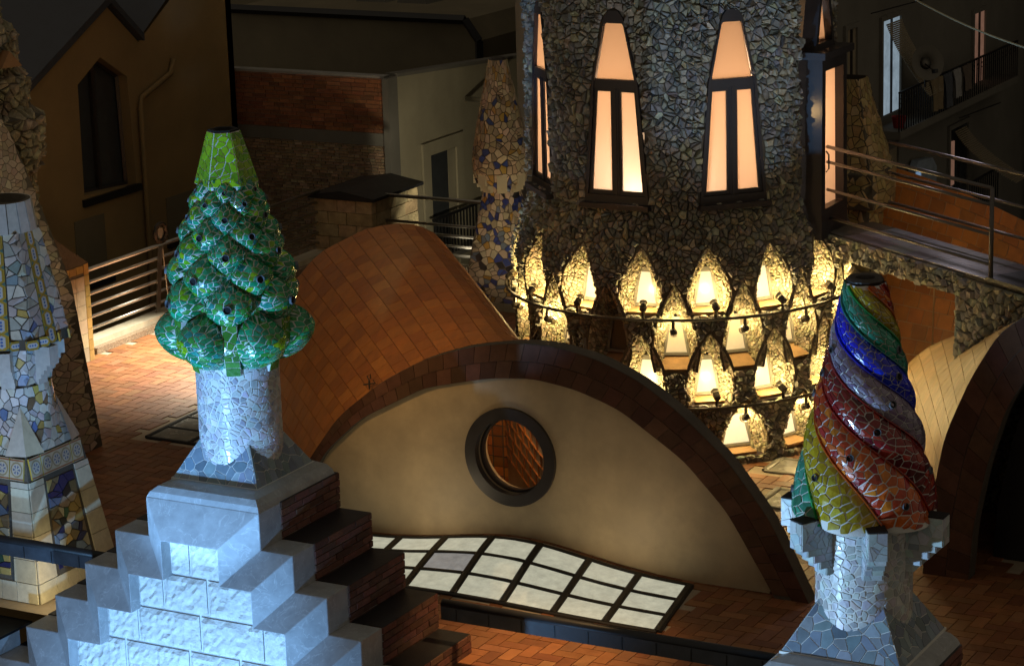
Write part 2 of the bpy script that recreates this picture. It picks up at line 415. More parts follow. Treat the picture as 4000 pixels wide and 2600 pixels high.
def pick(pal, rg=rnd):
    """pal: list of (weight, colour)"""
    t = rg.random()*sum(w for w, c in pal)
    for w, c in pal:
        t -= w
        if t <= 0: return vary(c, 0.22, rg)
    return pal[-1][1]

def interp(z, zs, rs): return float(np.interp(z, zs, rs))

def surf_normal(S, u, v, e=0.01):
    p = S(u, v); a = S(u+e, v)-p; b = S(u, v+e)-p; n = np.cross(a, b); l = np.linalg.norm(n)
    return n/l if l > 1e-12 else np.array([0, 0, 1.0])

def gridmesh(S, us, vs):
    V = [S(u, v) for v in vs for u in us]; n = len(us); F = []
    for j in range(len(vs)-1):
        for i in range(n-1): F.append((j*n+i, j*n+i+1, (j+1)*n+i+1, (j+1)*n+i))
    return V, F

def cover(pc, S, cells, h, colf, flip=1, kind='plate', dome=0.0, hv=0.3, sink=0.012):
    for poly in cells:
        if not poly: continue
        cu = sum(p[0] for p in poly)/len(poly); cv = sum(p[1] for p in poly)/len(poly)
        n = surf_normal(S, cu, cv)*flip
        ring = [S(*p) for p in poly]; hh = h*(1+hv*(rnd.random()*2-1))
        if kind == 'plate': pc.plate(ring, n, hh, colf(cu, cv), sink, dome, S(cu, cv))
        else: pc.rock(ring, n, hh, colf(cu, cv), sink)

# ------------------------------------------------------------------ the setting: ground and roof floor
gm = MB().box((-80, -60, -14.2), (80, 120, -14)); tag(gm.build('ground', M['asphalt']), kind='structure')

def sstep(a, b, x):
    t = min(1, max(0, (x-a)/(b-a))); return t*t*(3-2*t)
def fz(x, y):
    """roof floor level: a low vault lifts the floor under the big roof light"""
    return 0.27*math.exp(-((x+1.05)/1.35)**2)*sstep(-2.2, 0.2, y)*(1-sstep(0.6, 2.5, y))

def Sfloor(x, y): return np.array([x, y, fz(x, y)-0.014])
xs = np.linspace(-12.75, 11, 150); ys = np.linspace(-4.0, 24, 160)
V, F = gridmesh(Sfloor, xs, ys)
F = [f for f in F if not (V[f[0]][1] > 14.2 or (V[f[0]][1] < -3.0 and V[f[0]][0] > -4.6 and V[f[0]][0] < -0.2))]
floor = tag(obj('roof_floor', V, F, M['floorgrout']), kind='structure')
TOW = np.array([-1.77, 6.74])
HOLES = [(-3.6, -1.62, 1.8, 0.2), (-8.9, 2.62, -7.3, 4.3), (0.35, 4.7, 1.0, 5.4), (0.85, 3.2, 1.5, 4.1)]
def floor_colour(x, y):
    base = [(0.26, 0.105, 0.042), (0.30, 0.125, 0.05), (0.22, 0.085, 0.036), (0.27, 0.12, 0.055)][rnd.randrange(4)]
    return vary(base, 0.16)
pc = Pieces(); W = 0.176
for i in range(int(-12.6/W), int(10.5/W)):
    for j in range(int(-3.6/W), int(14.0/W)):
        m = (i-j) % 4
        if m not in (0, 3): continue
        x0, y0 = i*W, j*W; x1, y1 = (x0+2*W, y0+W) if m == 0 else (x0+W, y0+2*W)
        cx, cy = (x0+x1)/2, (y0+y1)/2
        px, py, pz = project((cx, cy, 0))
        if not (-140 < px < 4140 and -100 < py < 2760): continue
        if any(a-0.1 < cx < c+0.1 and b-0.1 < cy < d+0.1 for a, b, c, d in HOLES[1:]): continue
        sk = 0.29*(0.06-cy)/1.56
        if -1.56 < cy < 0.10 and -4.2+sk < cx < 1.47+sk: continue
        if math.hypot(cx-TOW[0], cy-TOW[1]) < 2.3: continue
        if 0.4 < cy < 3.0 and -4.6-2.6*(cy-.3)/2.75 < cx < 2.85-6.2*(cy-.3)/2.75: continue
        if cx > 4.6 and cy > 2.2: continue
        if -4.4 < cx < -0.2 and cy < -3.0: continue
        g = 0.0055; h = 0.006*rnd.random()
        ring = [Sfloor(x0+g, y0+g), Sfloor(x1-g, y0+g), Sfloor(x1-g, y1-g), Sfloor(x0+g, y1-g)]
        pc.plate(ring, (0, 0, 1), 0.012+h*0.6, floor_colour(cx, cy), 0.004)
pc.emit('floor_tile', M['clay'], floor, 300, 'floor_tiles')

# kerb along the terrace edge
kb = MB().box((-12.95, 6.25, -0.6), (-12.62, 14.4, 0.20)).build('kerb', M['curb']); tag(kb, kind='structure')
tag(MB().box((-12.62, 6.3, -0.3), (-12.50, 14.2, 0.10)).build('pebbled_kerb_face', M['pebble'], kb))

# ------------------------------------------------------------------ roof lights
def skylight(name, label, x0, x1, y0, y1, nx, ny, skew, glass, barw=0.075, group='roof lights let into the floor', odd=None, frame='black'):
    t = thing(name, ((x0+x1)/2, (y0+y1)/2, 0), label, 'skylight', group)
    def P(a, b, dz): # a along x 0..1 (right to left), b 0..1 far to near
        y = y1+(y0-y1)*b; x = x0+(x1-x0)*a+skew*b
        return np.array([x, y, fz(x, y)+dz])
    for i in range(nx):
        for j in range(ny):
            a0, a1, b0, b1 = i/nx, (i+1)/nx, j/ny, (j+1)/ny
            n = 4; V = []; F = []
            for q in range(n+1):
                a = a0+(a1-a0)*q/n
                V += [P(a, b0, 0.012), P(a, b1, 0.012)]
            for q in range(n): F.append((2*q, 2*q+1, 2*q+3, 2*q+2))
            V2 = [v-np.array([0, 0, 0.02]) for v in V]; m = len(V)
            F2 = [tuple(k+m for k in f) for f in F]
            F3 = [(2*q, 2*q+2, m+2*q+2, m+2*q) for q in range(n)]+[(2*q+1, 2*q+3, m+2*q+3, m+2*q+1) for q in range(n)]+[(0,1,m+1,m),(2*n,2*n+1,m+2*n+1,m+2*n)]
            gm = glass
            if odd and (i, j) in odd: gm = odd[(i, j)]
            o = obj('pane', V+V2, F+F2+F3, gm, t)
            if odd and (i, j) in odd: o['label'] = 'grey pane with a faint glow'
    def bar(p, q, w, n=10, name='bar', hh=0.05):
        mb = MB(); L = [[], [], [], []]
        pts = [np.array(p)+(np.array(q)-np.array(p))*k/n for k in range(n+1)]
        d = np.array([q[0]-p[0], q[1]-p[1]]); horizontal = abs(d[0]) > abs(d[1])
        V = []; F = []
        for (a, b) in pts:
            for s, dz in ((-1, -0.01), (-1, hh*0.6), (-0.5, hh), (0.5, hh), (1, hh*0.6), (1, -0.01)):
                c = P(a, b, dz)
                c = c+(np.array([0, 1, 0]) if horizontal else np.array([1, 0, 0]))*s*w/2
                V.append(c)
        for k in range(n):
            for s in range(5): F.append((k*6+s, k*6+s+1, k*6+6+s+1, k*6+6+s))
        F.append(tuple(range(6))); F.append(tuple(range(n*6, n*6+6)))
        obj(name, V, F, M[frame], t)
    for i in range(nx+1): bar((i/nx, 0), (i/nx, 1), barw, name='frame_edge' if i in (0, nx) else 'glazing_bar', hh=0.035)
    for j in range(ny+1): bar((0, j/ny), (1, j/ny), barw*0.8, name='frame_edge' if j in (0, ny) else 'glazing_bar', hh=0.028)
    return t
skylight('floor_skylight', 'large curved grid of glowing frosted panes in front of the arched wall', -4.15, 1.40, -1.50, 0.06, 8, 3, 0.29, M['sky_glass'], barw=0.105, odd={(3, 1): M['sky_dull']})
skylight('floor_skylight', 'small dim roof light half hidden behind the white shaft of the green chimney', -8.85, -7.3, 2.62, 4.3, 2, 3, 0.1, M['unlit_glass'])
skylight('floor_skylight', 'small framed roof light on the floor at the foot of the stone tower', 0.4, 0.95, 4.75, 5.35, 1, 1, 0.0, M['unlit_glass'], 0.1, frame='greyframe')
skylight('floor_skylight', 'small framed roof light beside the stepped white bracket of the spiral chimney', 0.9, 1.45, 3.3, 4.05, 1, 1, 0.0, M['unlit_glass'], 0.1, frame='greyframe')

# ------------------------------------------------------------------ vaulted dormers (tiled hoods behind an arched wall)
def curve_fn(pts):
    P = np.array(pts, float); d = np.r_[0, np.cumsum(np.linalg.norm(np.diff(P, axis=0), axis=1))]
    # smooth a little
    t = np.linspace(0, d[-1], 200); Q = np.stack([np.interp(t, d, P[:, k]) for k in range(P.shape[1])], 1)
    for _ in range(14): Q[1:-1] = 0.25*Q[:-2]+0.5*Q[1:-1]+0.25*Q[2:]
    d = np.r_[0, np.cumsum(np.linalg.norm(np.diff(Q, axis=0), axis=1))]
    def f(s): return np.array([np.interp(s*d[-1], d, Q[:, k]) for k in range(Q.shape[1])])
    return f, d[-1]

CLAYS = [(0.40, 0.135, 0.022), (0.37, 0.12, 0.020), (0.43, 0.15, 0.026), (0.34, 0.11, 0.020)]
def hood(t, front, yf, rear, yr, tile=0.24, limit=300, flip=1, u_range=(0, 1), bed='floorgrout', palette=CLAYS, collapse=0):
    f1, L1 = curve_fn(front); f2, L2 = curve_fn(rear)
    ss = np.linspace(0, 1, 201); ua = ss[int(np.argmax([f1(q)[1] for q in ss]))]; ub = ss[int(np.argmax([f2(q)[1] for q in ss]))]
    if collapse: ua = ss[int(np.argmin([abs(f1(q)[0]+1.35)+(9 if q > ua else 0) for q in ss]))]
    ra, rb = f1(ua), f2(ub)
    def S(u, v):
        u = min(1, max(0, u)); y = yf+(yr-yf)*v
        a = f1(u); b = f2(u/ua*ub if u < ua else ub+(u-ua)/(1-ua)*(1-ub))
        if u > ua and collapse:
            k = (1-v)**collapse; q = ra*(1-v)+rb*v+(a-ra)*k+(b-rb)*(1-k)
        else: q = a*(1-v)+b*v
        return np.array([q[0], y, max(q[1]+math.sin(v*PI)*0.03, -0.02)])
    def Sb(u, v):
        p = S(u, v); c = np.array([ra[0]*(1-v)+rb[0]*v, p[1], 0.0]); d = p-c; l = np.linalg.norm(d)
        return c+d*max(0.0, 1-0.022/max(l, .1))
    V, F = gridmesh(Sb, np.linspace(0, 1, 130), np.linspace(0, 1, 60))
    shell = obj('hood_shell', V, F, M[bed], t, True)
    Ld = float(np.linalg.norm(S(0.5, 1)-S(0.5, 0))); nu = int((L1+L2)/2/tile); nv = int(Ld/tile)
    pcs = Pieces(); L = (L1+L2)/2
    for j in range(nu):
        if not (u_range[0] <= j/nu <= u_range[1]): continue
        for i in range(nv+1):
            o = 0.5 if j % 2 else 0.0
            v0, v1 = max(0, (i-o)/nv), min(1, (i+1-o)/nv)
            if v1-v0 < 0.15/nv: continue
            a, b = j/nu, (j+1)/nu; gu, gv = 0.0035/L, 0.0035/Ld
            ring = [S(a+gu, v0+gv), S(b-gu, v0+gv), S(b-gu, v1-gv), S(a+gu, v1-gv)]
            n = surf_normal(S, (a+b)/2, (v0+v1)/2)
            if n@(sum(ring)/4-np.array([(ra[0]*(1-v0)+rb[0]*v0), sum(ring)[1]/4, 0.0])) < 0: n = -n
            col = vary(palette[rnd.randrange(len(palette))], 0.07)
            pcs.plate(ring, n, 0.002+0.003*rnd.random(), col, 0.03)
    pcs.emit('roof_tile', M['clay'], shell, limit, 'roof_tiles')
    # closed back
    poly = [S(u, 1) for u in np.linspace(0, 1, 40)]
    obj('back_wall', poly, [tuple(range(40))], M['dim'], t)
    return S

DORMER_CLAY = [(0.095, 0.045, 0.028), (0.105, 0.050, 0.031), (0.085, 0.040, 0.026)]
def rib(t, outer, inner, y0, y1, nseg, name='arch_rib'):
    fo, Lo = curve_fn(outer); fi, Li = curve_fn(inner)
    V = []; F = []; n = 80
    for k in range(n+1):
        a, b = fo(k/n), fi(k/n)
        V += [(a[0], y0+0.012, a[1]), (b[0], y0+0.012, b[1]), (b[0], y1, b[1]), (a[0], y1, a[1])]
    for k in range(n):
        for s in range(4): F.append((k*4+s, k*4+(s+1) % 4, k*4+4+(s+1) % 4, k*4+4+s))
    r = obj(name, V, F, M['darkgrout'], t)
    pcs = Pieces()
    for row in range(2):
        for k in range(nseg):
            o = 0.5 if row else 0.0
            a, b = max(0, (k-o)/nseg), (k+1-o)/nseg
            g = 0.004/Lo; m0, m1 = (0.012, 0.5-0.008) if row == 0 else (0.508, 0.988)
            P = lambda s, m: (lambda A, B: np.array([A[0]*(1-m)+B[0]*m, y0+0.012, A[1]*(1-m)+B[1]*m]))(fo(s), fi(s))
            mid = (a+b)/2
            ring = [P(a+g, m0), P(mid, m0), P(b-g, m0), P(b-g, m1), P(mid, m1), P(a+g, m1)]
            pcs.plate(ring, (0, -1, 0), 0.010+0.003*rnd.random(), vary(DORMER_CLAY[rnd.randrange(3)], 0.2), 0.005)
    pcs.emit('rib_tile', M['matteclay'], r, 300)
    # top edge tiles over the outer line
    return fo, fi

t = thing('vaulted_dormer', (-0.8, 0.3, 0), 'tiled vault dormer with a tan arched wall and a round window', 'dormer', 'tiled vault dormers')
OUT1 = [(-4.75, -0.05), (-4.45, 0.5), (-4.142, .98), (-3.668, 1.601), (-2.979, 2.145), (-2.315, 2.514), (-1.672, 2.738), (-1.046, 2.856), (-.436, 2.872), (.161, 2.766), (.746, 2.542), (1.32, 2.167), (1.888, 1.687), (2.449, .992), (2.98, -.05)]
INN1 = [(-4.45, -0.05), (-4.20, .55), (-3.93, 1.06), (-3.333, 1.60), (-2.33, 2.13), (-1.373, 2.36), (-.754, 2.42), (-.149, 2.34), (.444, 2.15), (1.313, 1.60), (1.881, 1.02), (2.512, 0.0), (2.53, -.05)]
REAR1 = [(-7.3, -0.05), (-7.1, .9), (-6.8, 1.7), (-6.45, 2.3), (-6.15, 2.62), (-5.8, 2.99), (-4.94, 3.43), (-4.3, 3.56), (-3.85, 3.47), (-3.62, 3.22), (-3.5, 2.85), (-3.42, 2.3), (-3.38, 1.6), (-3.36, .9), (-3.35, -.05)]
S1 = hood(t, OUT1, 0.27, REAR1, 3.05, 0.235, 300, flip=-1, u_range=(0.0, 0.85), collapse=26)
fo1, fi1 = rib(t, OUT1, INN1, 0.10, 0.34, 42)
# arched wall, star-shaped about the round window
WC = (-1.155, 1.32); RW = 0.505
outl = [tuple(fi1(k/120)) for k in range(121)]
outl = [p for p in outl if p[1] > -0.02]
def ray_hit(phi):
    d = (math.cos(phi), math.sin(phi)); best = 9
    pts = outl+[outl[0]]
    for i in range(len(pts)-1):
        ax, ay = pts[i][0]-WC[0], pts[i][1]-WC[1]; bx, by = pts[i+1][0]-WC[0], pts[i+1][1]-WC[1]
        den = d[0]*(by-ay)-d[1]*(bx-ax)
        if abs(den) < 1e-9: continue
        s = (ax*(by-ay)-ay*(bx-ax))/den; q = (ax*d[1]-ay*d[0])/den
        if s > 0 and -1e-6 <= q <= 1+1e-6: best = min(best, s)
    return best
N = 160; V = []; F = []
for k in range(N):
    ph = 2*PI*k/N; rr = ray_hit(ph)
    V += [(WC[0]+RW*math.cos(ph), 0.215, WC[1]+RW*math.sin(ph)), (WC[0]+(rr+0.02)*math.cos(ph), 0.215, WC[1]+(rr+0.02)*math.sin(ph)), (WC[0]+RW*math.cos(ph), 0.50, WC[1]+RW*math.sin(ph))]
for k in range(N):
    j = (k+1) % N; F += [(3*k, 3*k+1, 3*j+1, 3*j), (3*k, 3*j, 3*j+2, 3*k+2)]
obj('arched_wall', V, F, M['plaster'], t)
wr = MB()
def ring_prism(mb, c, ra, rb, y0, y1, n=56):
    V = []; F = []
    for k in range(n):
        ph = 2*PI*k/n; ca, sa = math.cos(ph), math.sin(ph)
        V += [(c[0]+ra*ca, y0, c[1]+ra*sa), (c[0]+rb*ca, y0, c[1]+rb*sa), (c[0]+rb*ca, y1, c[1]+rb*sa), (c[0]+ra*ca, y1, c[1]+ra*sa)]
    for k in range(n):
        j = (k+1) % n
        for s in range(4): F.append((4*k+s, 4*k+(s+1) % 4, 4*j+(s+1) % 4, 4*j+s))
    mb.add(V, F)
ring_prism(wr, WC, 0.498, 0.65, 0.165, 0.26)
wf = wr.build('round_window', M['darkpaint'], t)
wr = MB(); ring_prism(wr, WC, 0.470, 0.5, 0.30, 0.40); wr.build('inner_frame', M['darkpaint'], wf)
gp = MB().prism([(WC[0]+0.48*math.cos(2*PI*k/40), WC[1]+0.48*math.sin(2*PI*k/40)) for k in range(40)], 1, 0.345, 0.352)
gp.build('pane', M['clear'], wf)
# tiled vault seen through the round window
def Sin(u, v):
    ph = -2.5+u*2.2; r = 1.45
    return np.array([-1.75+r*math.cos(ph+PI)*1.0, 1.35+0.8*math.sin((u)*PI)+0.25*v, 0.25+v*1.9+0.0])
def Sin(u, v):
    # hollow half-barrel
    a = (u-0.5)*2.6
    return np.array([-1.9+1.35*math.sin(a), 0.75+1.15*math.cos(a), 0.1+v*2.3-0.25*math.cos(a)])
V, F = gridmesh(Sin, np.linspace(0, 1, 30), np.linspace(0, 1, 12)); lin = obj('inner_vault', V, F, M['darkgrout'], t, True)
pcs = Pieces()
for i in range(24):
    for j in range(16):
        u0_, u1_ = i/24, (i+1)/24; v0_, v1_ = j/16, (j+1)/16
        w = 0.012*math.sin(i*1.9+j)
        ring = [Sin(u0_+.003, v0_+.004+w*.2), Sin(u1_-.003, v0_+.004+w*.2), Sin(u1_-.003, v1_-.004+w*.2), Sin(u0_+.003, v1_-.004+w*.2)]
        n = surf_normal(Sin, (u0_+u1_)/2, (v0_+v1_)/2); c = ring[0]
        if n[1] > 0: n = -n
        pcs.plate(ring, n, 0.012+0.008*rnd.random(), vary(CLAYS[rnd.randrange(4)], 0.3), 0.005)
pcs.emit('vault_tile', M['clay'], lin, 140)
lamp('POINT', 'dormer_inner_light', (-1.2, 0.75, 2.05), 26, (1.0, 0.66, 0.34), size=0.08)
# hook on the rib
hk = thing('metal_hook', (-3.25, 0.2, 1.98), 'small bent metal hook on the edge of the arch', 'hook')
mb = MB(); c = np.array([-3.25, 0.24, 1.98]); mb.tube([c, c+(0, 0, .12)], .012, 6); mb.tube([c+(-.09, 0, .05), c+(.0, 0, .07), c+(.09, 0, .09), c+(.06, 0, .13)], .010, 6); mb.tube([c+(0, 0, .12), c+(-.03, 0, .17), c+(.02, 0, .2), c+(.02, 0, .14)], .009, 6)
mb.build('hook_bars', M['iron'], hk)

# dormer on the right: its lit side and dark rib
t = thing('vaulted_dormer', (6.1, 1.77, 0), 'dark ribbed dormer arch with a pale lit side behind the spiral chimney', 'dormer', 'tiled vault dormers')
OUT2 = [(3.80, -0.3), (3.83, 0.0), (3.89, .7), (4.09, 1.8), (4.40, 2.55), (4.76, 3.18), (5.2, 3.5), (6.0, 3.62), (6.8, 3.5), (7.4, 3.1), (7.9, 2.4), (8.3, 1.2), (8.5, -0.3)]
INN2 = [(4.40, -0.3), (4.43, 0.0), (4.48, .7), (4.64, 1.5), (4.87, 2.25), (5.2, 2.8), (5.5, 3.0), (6.0, 3.08), (6.5, 3.0), (7.0, 2.6), (7.3, 2.1), (7.75, 1.0), (7.9, -0.3)]
REAR2 = [(1.2, -0.1), (1.32, 0.5), (1.55, 1.0), (1.9, 1.35), (2.4, 1.6), (3.2, 1.75), (4.0, 1.8), (4.8, 1.75), (5.6, 1.7), (6.2, 1.6), (6.6, 1.2), (6.9, 0.6), (7.0, -0.1)]
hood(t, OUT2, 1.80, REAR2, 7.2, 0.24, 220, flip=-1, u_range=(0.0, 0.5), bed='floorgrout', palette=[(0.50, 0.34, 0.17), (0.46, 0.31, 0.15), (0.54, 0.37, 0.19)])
rib(t, OUT2, INN2, 1.66, 1.9, 34)
V = [(x, 2.6, z) for x, z in INN2]; obj('dark_opening', V, [tuple(range(len(V)))], M['black'], t)  # black sheet stands in for the dark hollow behind the rib

# dormer behind the bridge
t = thing('vaulted_dormer', (0.6, 10.6, 0), 'plain orange tiled dormer slope under the stone bridge', 'dormer', 'tiled vault dormers')
def hood2(t):
    def S(u, v):
        x = -1.6+u*4.2
        top = 3.15-0.62*max(0, u-0.25)**1.3*2.6
        z = -0.05+v*top
        return np.array([x+0.30*v, 9.86+1.25*v+0.25*v*v, z])
    V, F = gridmesh(S, np.linspace(0, 1, 20), np.linspace(0, 1, 14)); sh = obj('hood_shell', V, F, M['floorgrout'], t, True)
    p = Pieces(); nu, nv = 17, 13
    for i in range(nu+1):
        for j in range(nv):
            o = 0.5 if j % 2 else 0; a, b = max(0, (i-o)/nu), min(1, (i+1-o)/nu); c, d = j/nv, (j+1)/nv
            if b-a < 0.01: continue
            ring = [S(a+.001, c+.0015), S(b-.001, c+.0015), S(b-.001, d-.0015), S(a+.001, d-.0015)]
            n = surf_normal(S, (a+b)/2, (c+d)/2)
            if n[1] > 0: n = -n
            p.plate(ring, n, 0.009+.004*rnd.random(), vary(CLAYS[rnd.randrange(4)], 0.14), 0.006)
    p.emit('roof_tile', M['clay'], sh, 200)
    poly = [S(u, 1) for u in np.linspace(0, 1, 20)]+[S(1, 0)+np.array([.3, 1.5, 0]), S(0, 0)+np.array([.3, 1.5, 0])]
    obj('back_wall', poly, [tuple(range(22))], M['dim'], t)
hood2(t)
rd = thing('lightning_rod', (1.12, 9.6, 0), 'thin copper rod with a small ring standing before the orange slope', 'rod')
MB().tube([(1.12, 9.6, 0), (1.16, 9.6, 1.75)], .011, 6).build('rod', M['rod'], rd)
MB().tube([(1.05, 9.6, 1.62), (1.27, 9.6, 1.62)], .012, 6).build('crossbar', M['rod'], rd)
MB().tube([(1.16+.05*math.cos(a), 9.6, 1.72+.05*math.sin(a)) for a in np.linspace(0, 2*PI, 12)], .010, 5).build('ring', M['rod'], rd)
MB().lathe((1.12, 9.6, 0), [(0, .05), (.12, .05), (.13, 0)], 16).build('base', M['iron'], rd)

# ------------------------------------------------------------------ the stone tower
tower = thing('stone_tower', (TOW[0], TOW[1], 0), 'round rubble stone tower with tall lit lancet windows and glowing niches', 'tower')
D2R = PI/180
ROWS = [  # sill level, height, half width, first angle, window lit
    (2.20, 0.95, 0.345, -78.75), (1.38, 1.28, 0.345, -67.5), (0.90, 1.05, 0.370, -78.75), (0.10, 0.82, 0.390, -67.5)]
NICHES = []
for rI, (zs, H, w0, a0) in enumerate(ROWS):
    for k in range(-5, 6):
        NICHES.append((rI, a0+22.5*k, zs, H, w0))
WINS = [-180, -135, -90, -45]       # lancet windows; the bridge door is at 0
def tower_r0(z): return interp(z, [-1, 2.75, 3.1, 3.55, 4.5, 9], [2.52, 2.50, 2.36, 2.20, 2.15, 2.12])
def niche_f(t):
    t = min(1, max(0, t)); return (1-t**2.4)*(0.80+0.20*min(1, t/0.25))
def tower_r(a, z):
    """a in degrees"""
    r = tower_r0(z)
    if z > 3.3:
        b = min((abs((a-w+180) % 360-180) for w in (-180, -135, -90, -45, 0)))
        r += 0.10*sstep(8, 22, b)*sstep(3.3, 4.2, z)-0.03
    return r
def St(u, z):
    a = u/2.3/D2R
    r = tower_r(a, z); return np.array([TOW[0]+r*math.cos(a*D2R), TOW[1]+r*math.sin(a*D2R), z])
def win_half(z):
    """half width of a lancet window opening"""
    if z < 3.70 or z > 6.42: return 0
    h = interp(z, [3.70, 5.4, 6.12, 6.32, 6.39, 6.42], [0.50, 0.355, 0.195, 0.145, 0.09, 0.0]); return h
def in_win(a, z, m=0.0):
    for w in WINS:
        da = (a-w+180) % 360-180
        if abs(da) < 30 and abs(da*D2R*2.15) < win_half(z)+m and 3.70-m < z < 6.42+m: return True
    da = (a+180) % 360-180
    if abs(da*D2R*2.15) < 0.52+m and 3.0-m < z < 6.5: return True
    return False
def in_niche(a, z, m=0.0):
    for (rI, ac, zs, H, w0) in NICHES:
        if not (zs-m < z < zs+H+m): continue
        da = (a-ac+180) % 360-180
        if abs(da) < 12 and abs(da*D2R*2.5) < w0*niche_f((z-zs)/H)+m: return True
    return False
def in_niche_win(a, z):
    for (rI, ac, zs, H, w0) in NICHES:
        da = (a-ac+180) % 360-180
        t = (z-zs)/0.6
        if abs(da) < 6 and -0.02 < t < 0.92 and abs(da*D2R*2.1) < 0.165-0.075*t: return True
    return False
# wall under the stones (open where the lancet windows are)
us = np.arange(-190, 41, 1.15); zs_ = np.r_[np.arange(-0.05, 3.4, 0.035), np.arange(3.4, 8.6, 0.07)]
V = [St(u*D2R*2.3, z) for z in zs_ for u in us]; F = []; nU = len(us)
for j in range(len(zs_)-1):
    for i in range(nU-1):
        a, z = (us[i]+us[i+1])/2, (zs_[j]+zs_[j+1])/2
        if in_win(a, z, 0.0) or in_niche(a, z, 0.012): continue
        F.append((j*nU+i, j*nU+i+1, (j+1)*nU+i+1, (j+1)*nU+i))
wall = obj('tower_wall', V, F, M['darkgrout'], tower)
mb = MB().lathe((TOW[0], TOW[1], 0), [(2.5, -0.05), (2.5, 2.7), (2.2, 3.6), (2.12, 8.6)], 26, 40*D2R, 170*D2R); mb.build('rear_wall', M['darkgrout'], tower)
mb = MB().lathe((TOW[0], TOW[1], 0), [(2.2, 8.55), (1.3, 11), (0.5, 13.5), (0.02, 15)], 40); mb.build('spire', M['darkgrout'], tower)
# stones
rg = random.Random(11); sites = []; 
STONES = [(4, (0.24, 0.225, 0.185)), (3, (0.18, 0.17, 0.15)), (2, (0.30, 0.27, 0.19)), (1.5, (0.20, 0.205, 0.20)), (1, (0.36, 0.33, 0.25)), (1.2, (0.12, 0.115, 0.10))]
size = 0.090
z = 0.0
while z < 6.9:
    a = -168.0
    sz = size*(0.80 if z < 3.1 else 1.06)
    while a < 32:
        aa, zz = a+rg.uniform(-.6, .6)*sz/2.3/D2R, z+rg.uniform(-.55, .55)*sz
        if not in_win(aa, zz, 0.03) and zz > 0 and rg.random() > 0.10 and not in_niche(aa, zz, 0.015):
            sites.append((aa*D2R*2.3, zz))
            if rg.random() < 0.5: sites.append((aa*D2R*2.3+rg.uniform(-.5, .5)*sz, zz+rg.uniform(-.5, .5)*sz))
        a += sz/2.3/D2R*1.12
    z += sz*0.92
# extra stones where the niche flanks turn away from the wall face
ghost = []
for z in np.arange(3.0, 6.6, 0.07):
    for a in np.arange(-190, 30, 1.3):
        if in_win(a, z, -0.02): ghost.append((a*D2R*2.3, z))
sites = [q for q in sites if not in_niche(q[0]/2.3/D2R, q[1], 0.01)]
nreal = len(sites)
for z in np.arange(0.1, 3.2, 0.05):
    for a in np.arange(-170, 32, 1.2):
        if in_niche(a, z, -0.012): ghost.append((a*D2R*2.3, z))
cells = voronoi(sites+ghost, nreal, 0.011, None, 0.15, 16)
pc = Pieces()
for poly in cells:
    if not poly: continue
    cu = sum(p[0] for p in poly)/len(poly); cv = sum(p[1] for p in poly)/len(poly)
    a = cu/2.3
    n = surf_normal(St, cu, cv, 0.05); 
    rad = np.array([math.cos(a), math.sin(a), 0])
    if n@rad < 0: n = -n
    ring = [St(*p) for p in poly]
    h = rg.uniform(0.018, 0.075)*(1.1 if cv > 3.2 else 0.75)
    pc.rock(ring, n, h, pick(STONES, rg), 0.03, rg)
def niche_size(rI): return {0: (0.19, 0.56), 1: (0.195, 0.56), 2: (0.195, 0.58), 3: (0.25, 0.54)}[rI]
def niche_seen(rI, ac):
    n = np.array([math.cos(ac*D2R), math.sin(ac*D2R)]); v = (CAM[:2]-TOW); v = v/np.linalg.norm(v)
    return n@v > -0.2 and not (rI == 3 and ac < -75) and not (rI == 2 and ac < -95)
LIT_STONES = [(4, (0.36, 0.32, 0.22)), (3, (0.30, 0.26, 0.17)), (2, (0.42, 0.37, 0.25)), (1, (0.24, 0.21, 0.15)), (1, (0.48, 0.43, 0.31))]  # tower stone colours made lighter and warmer for the lamp glow
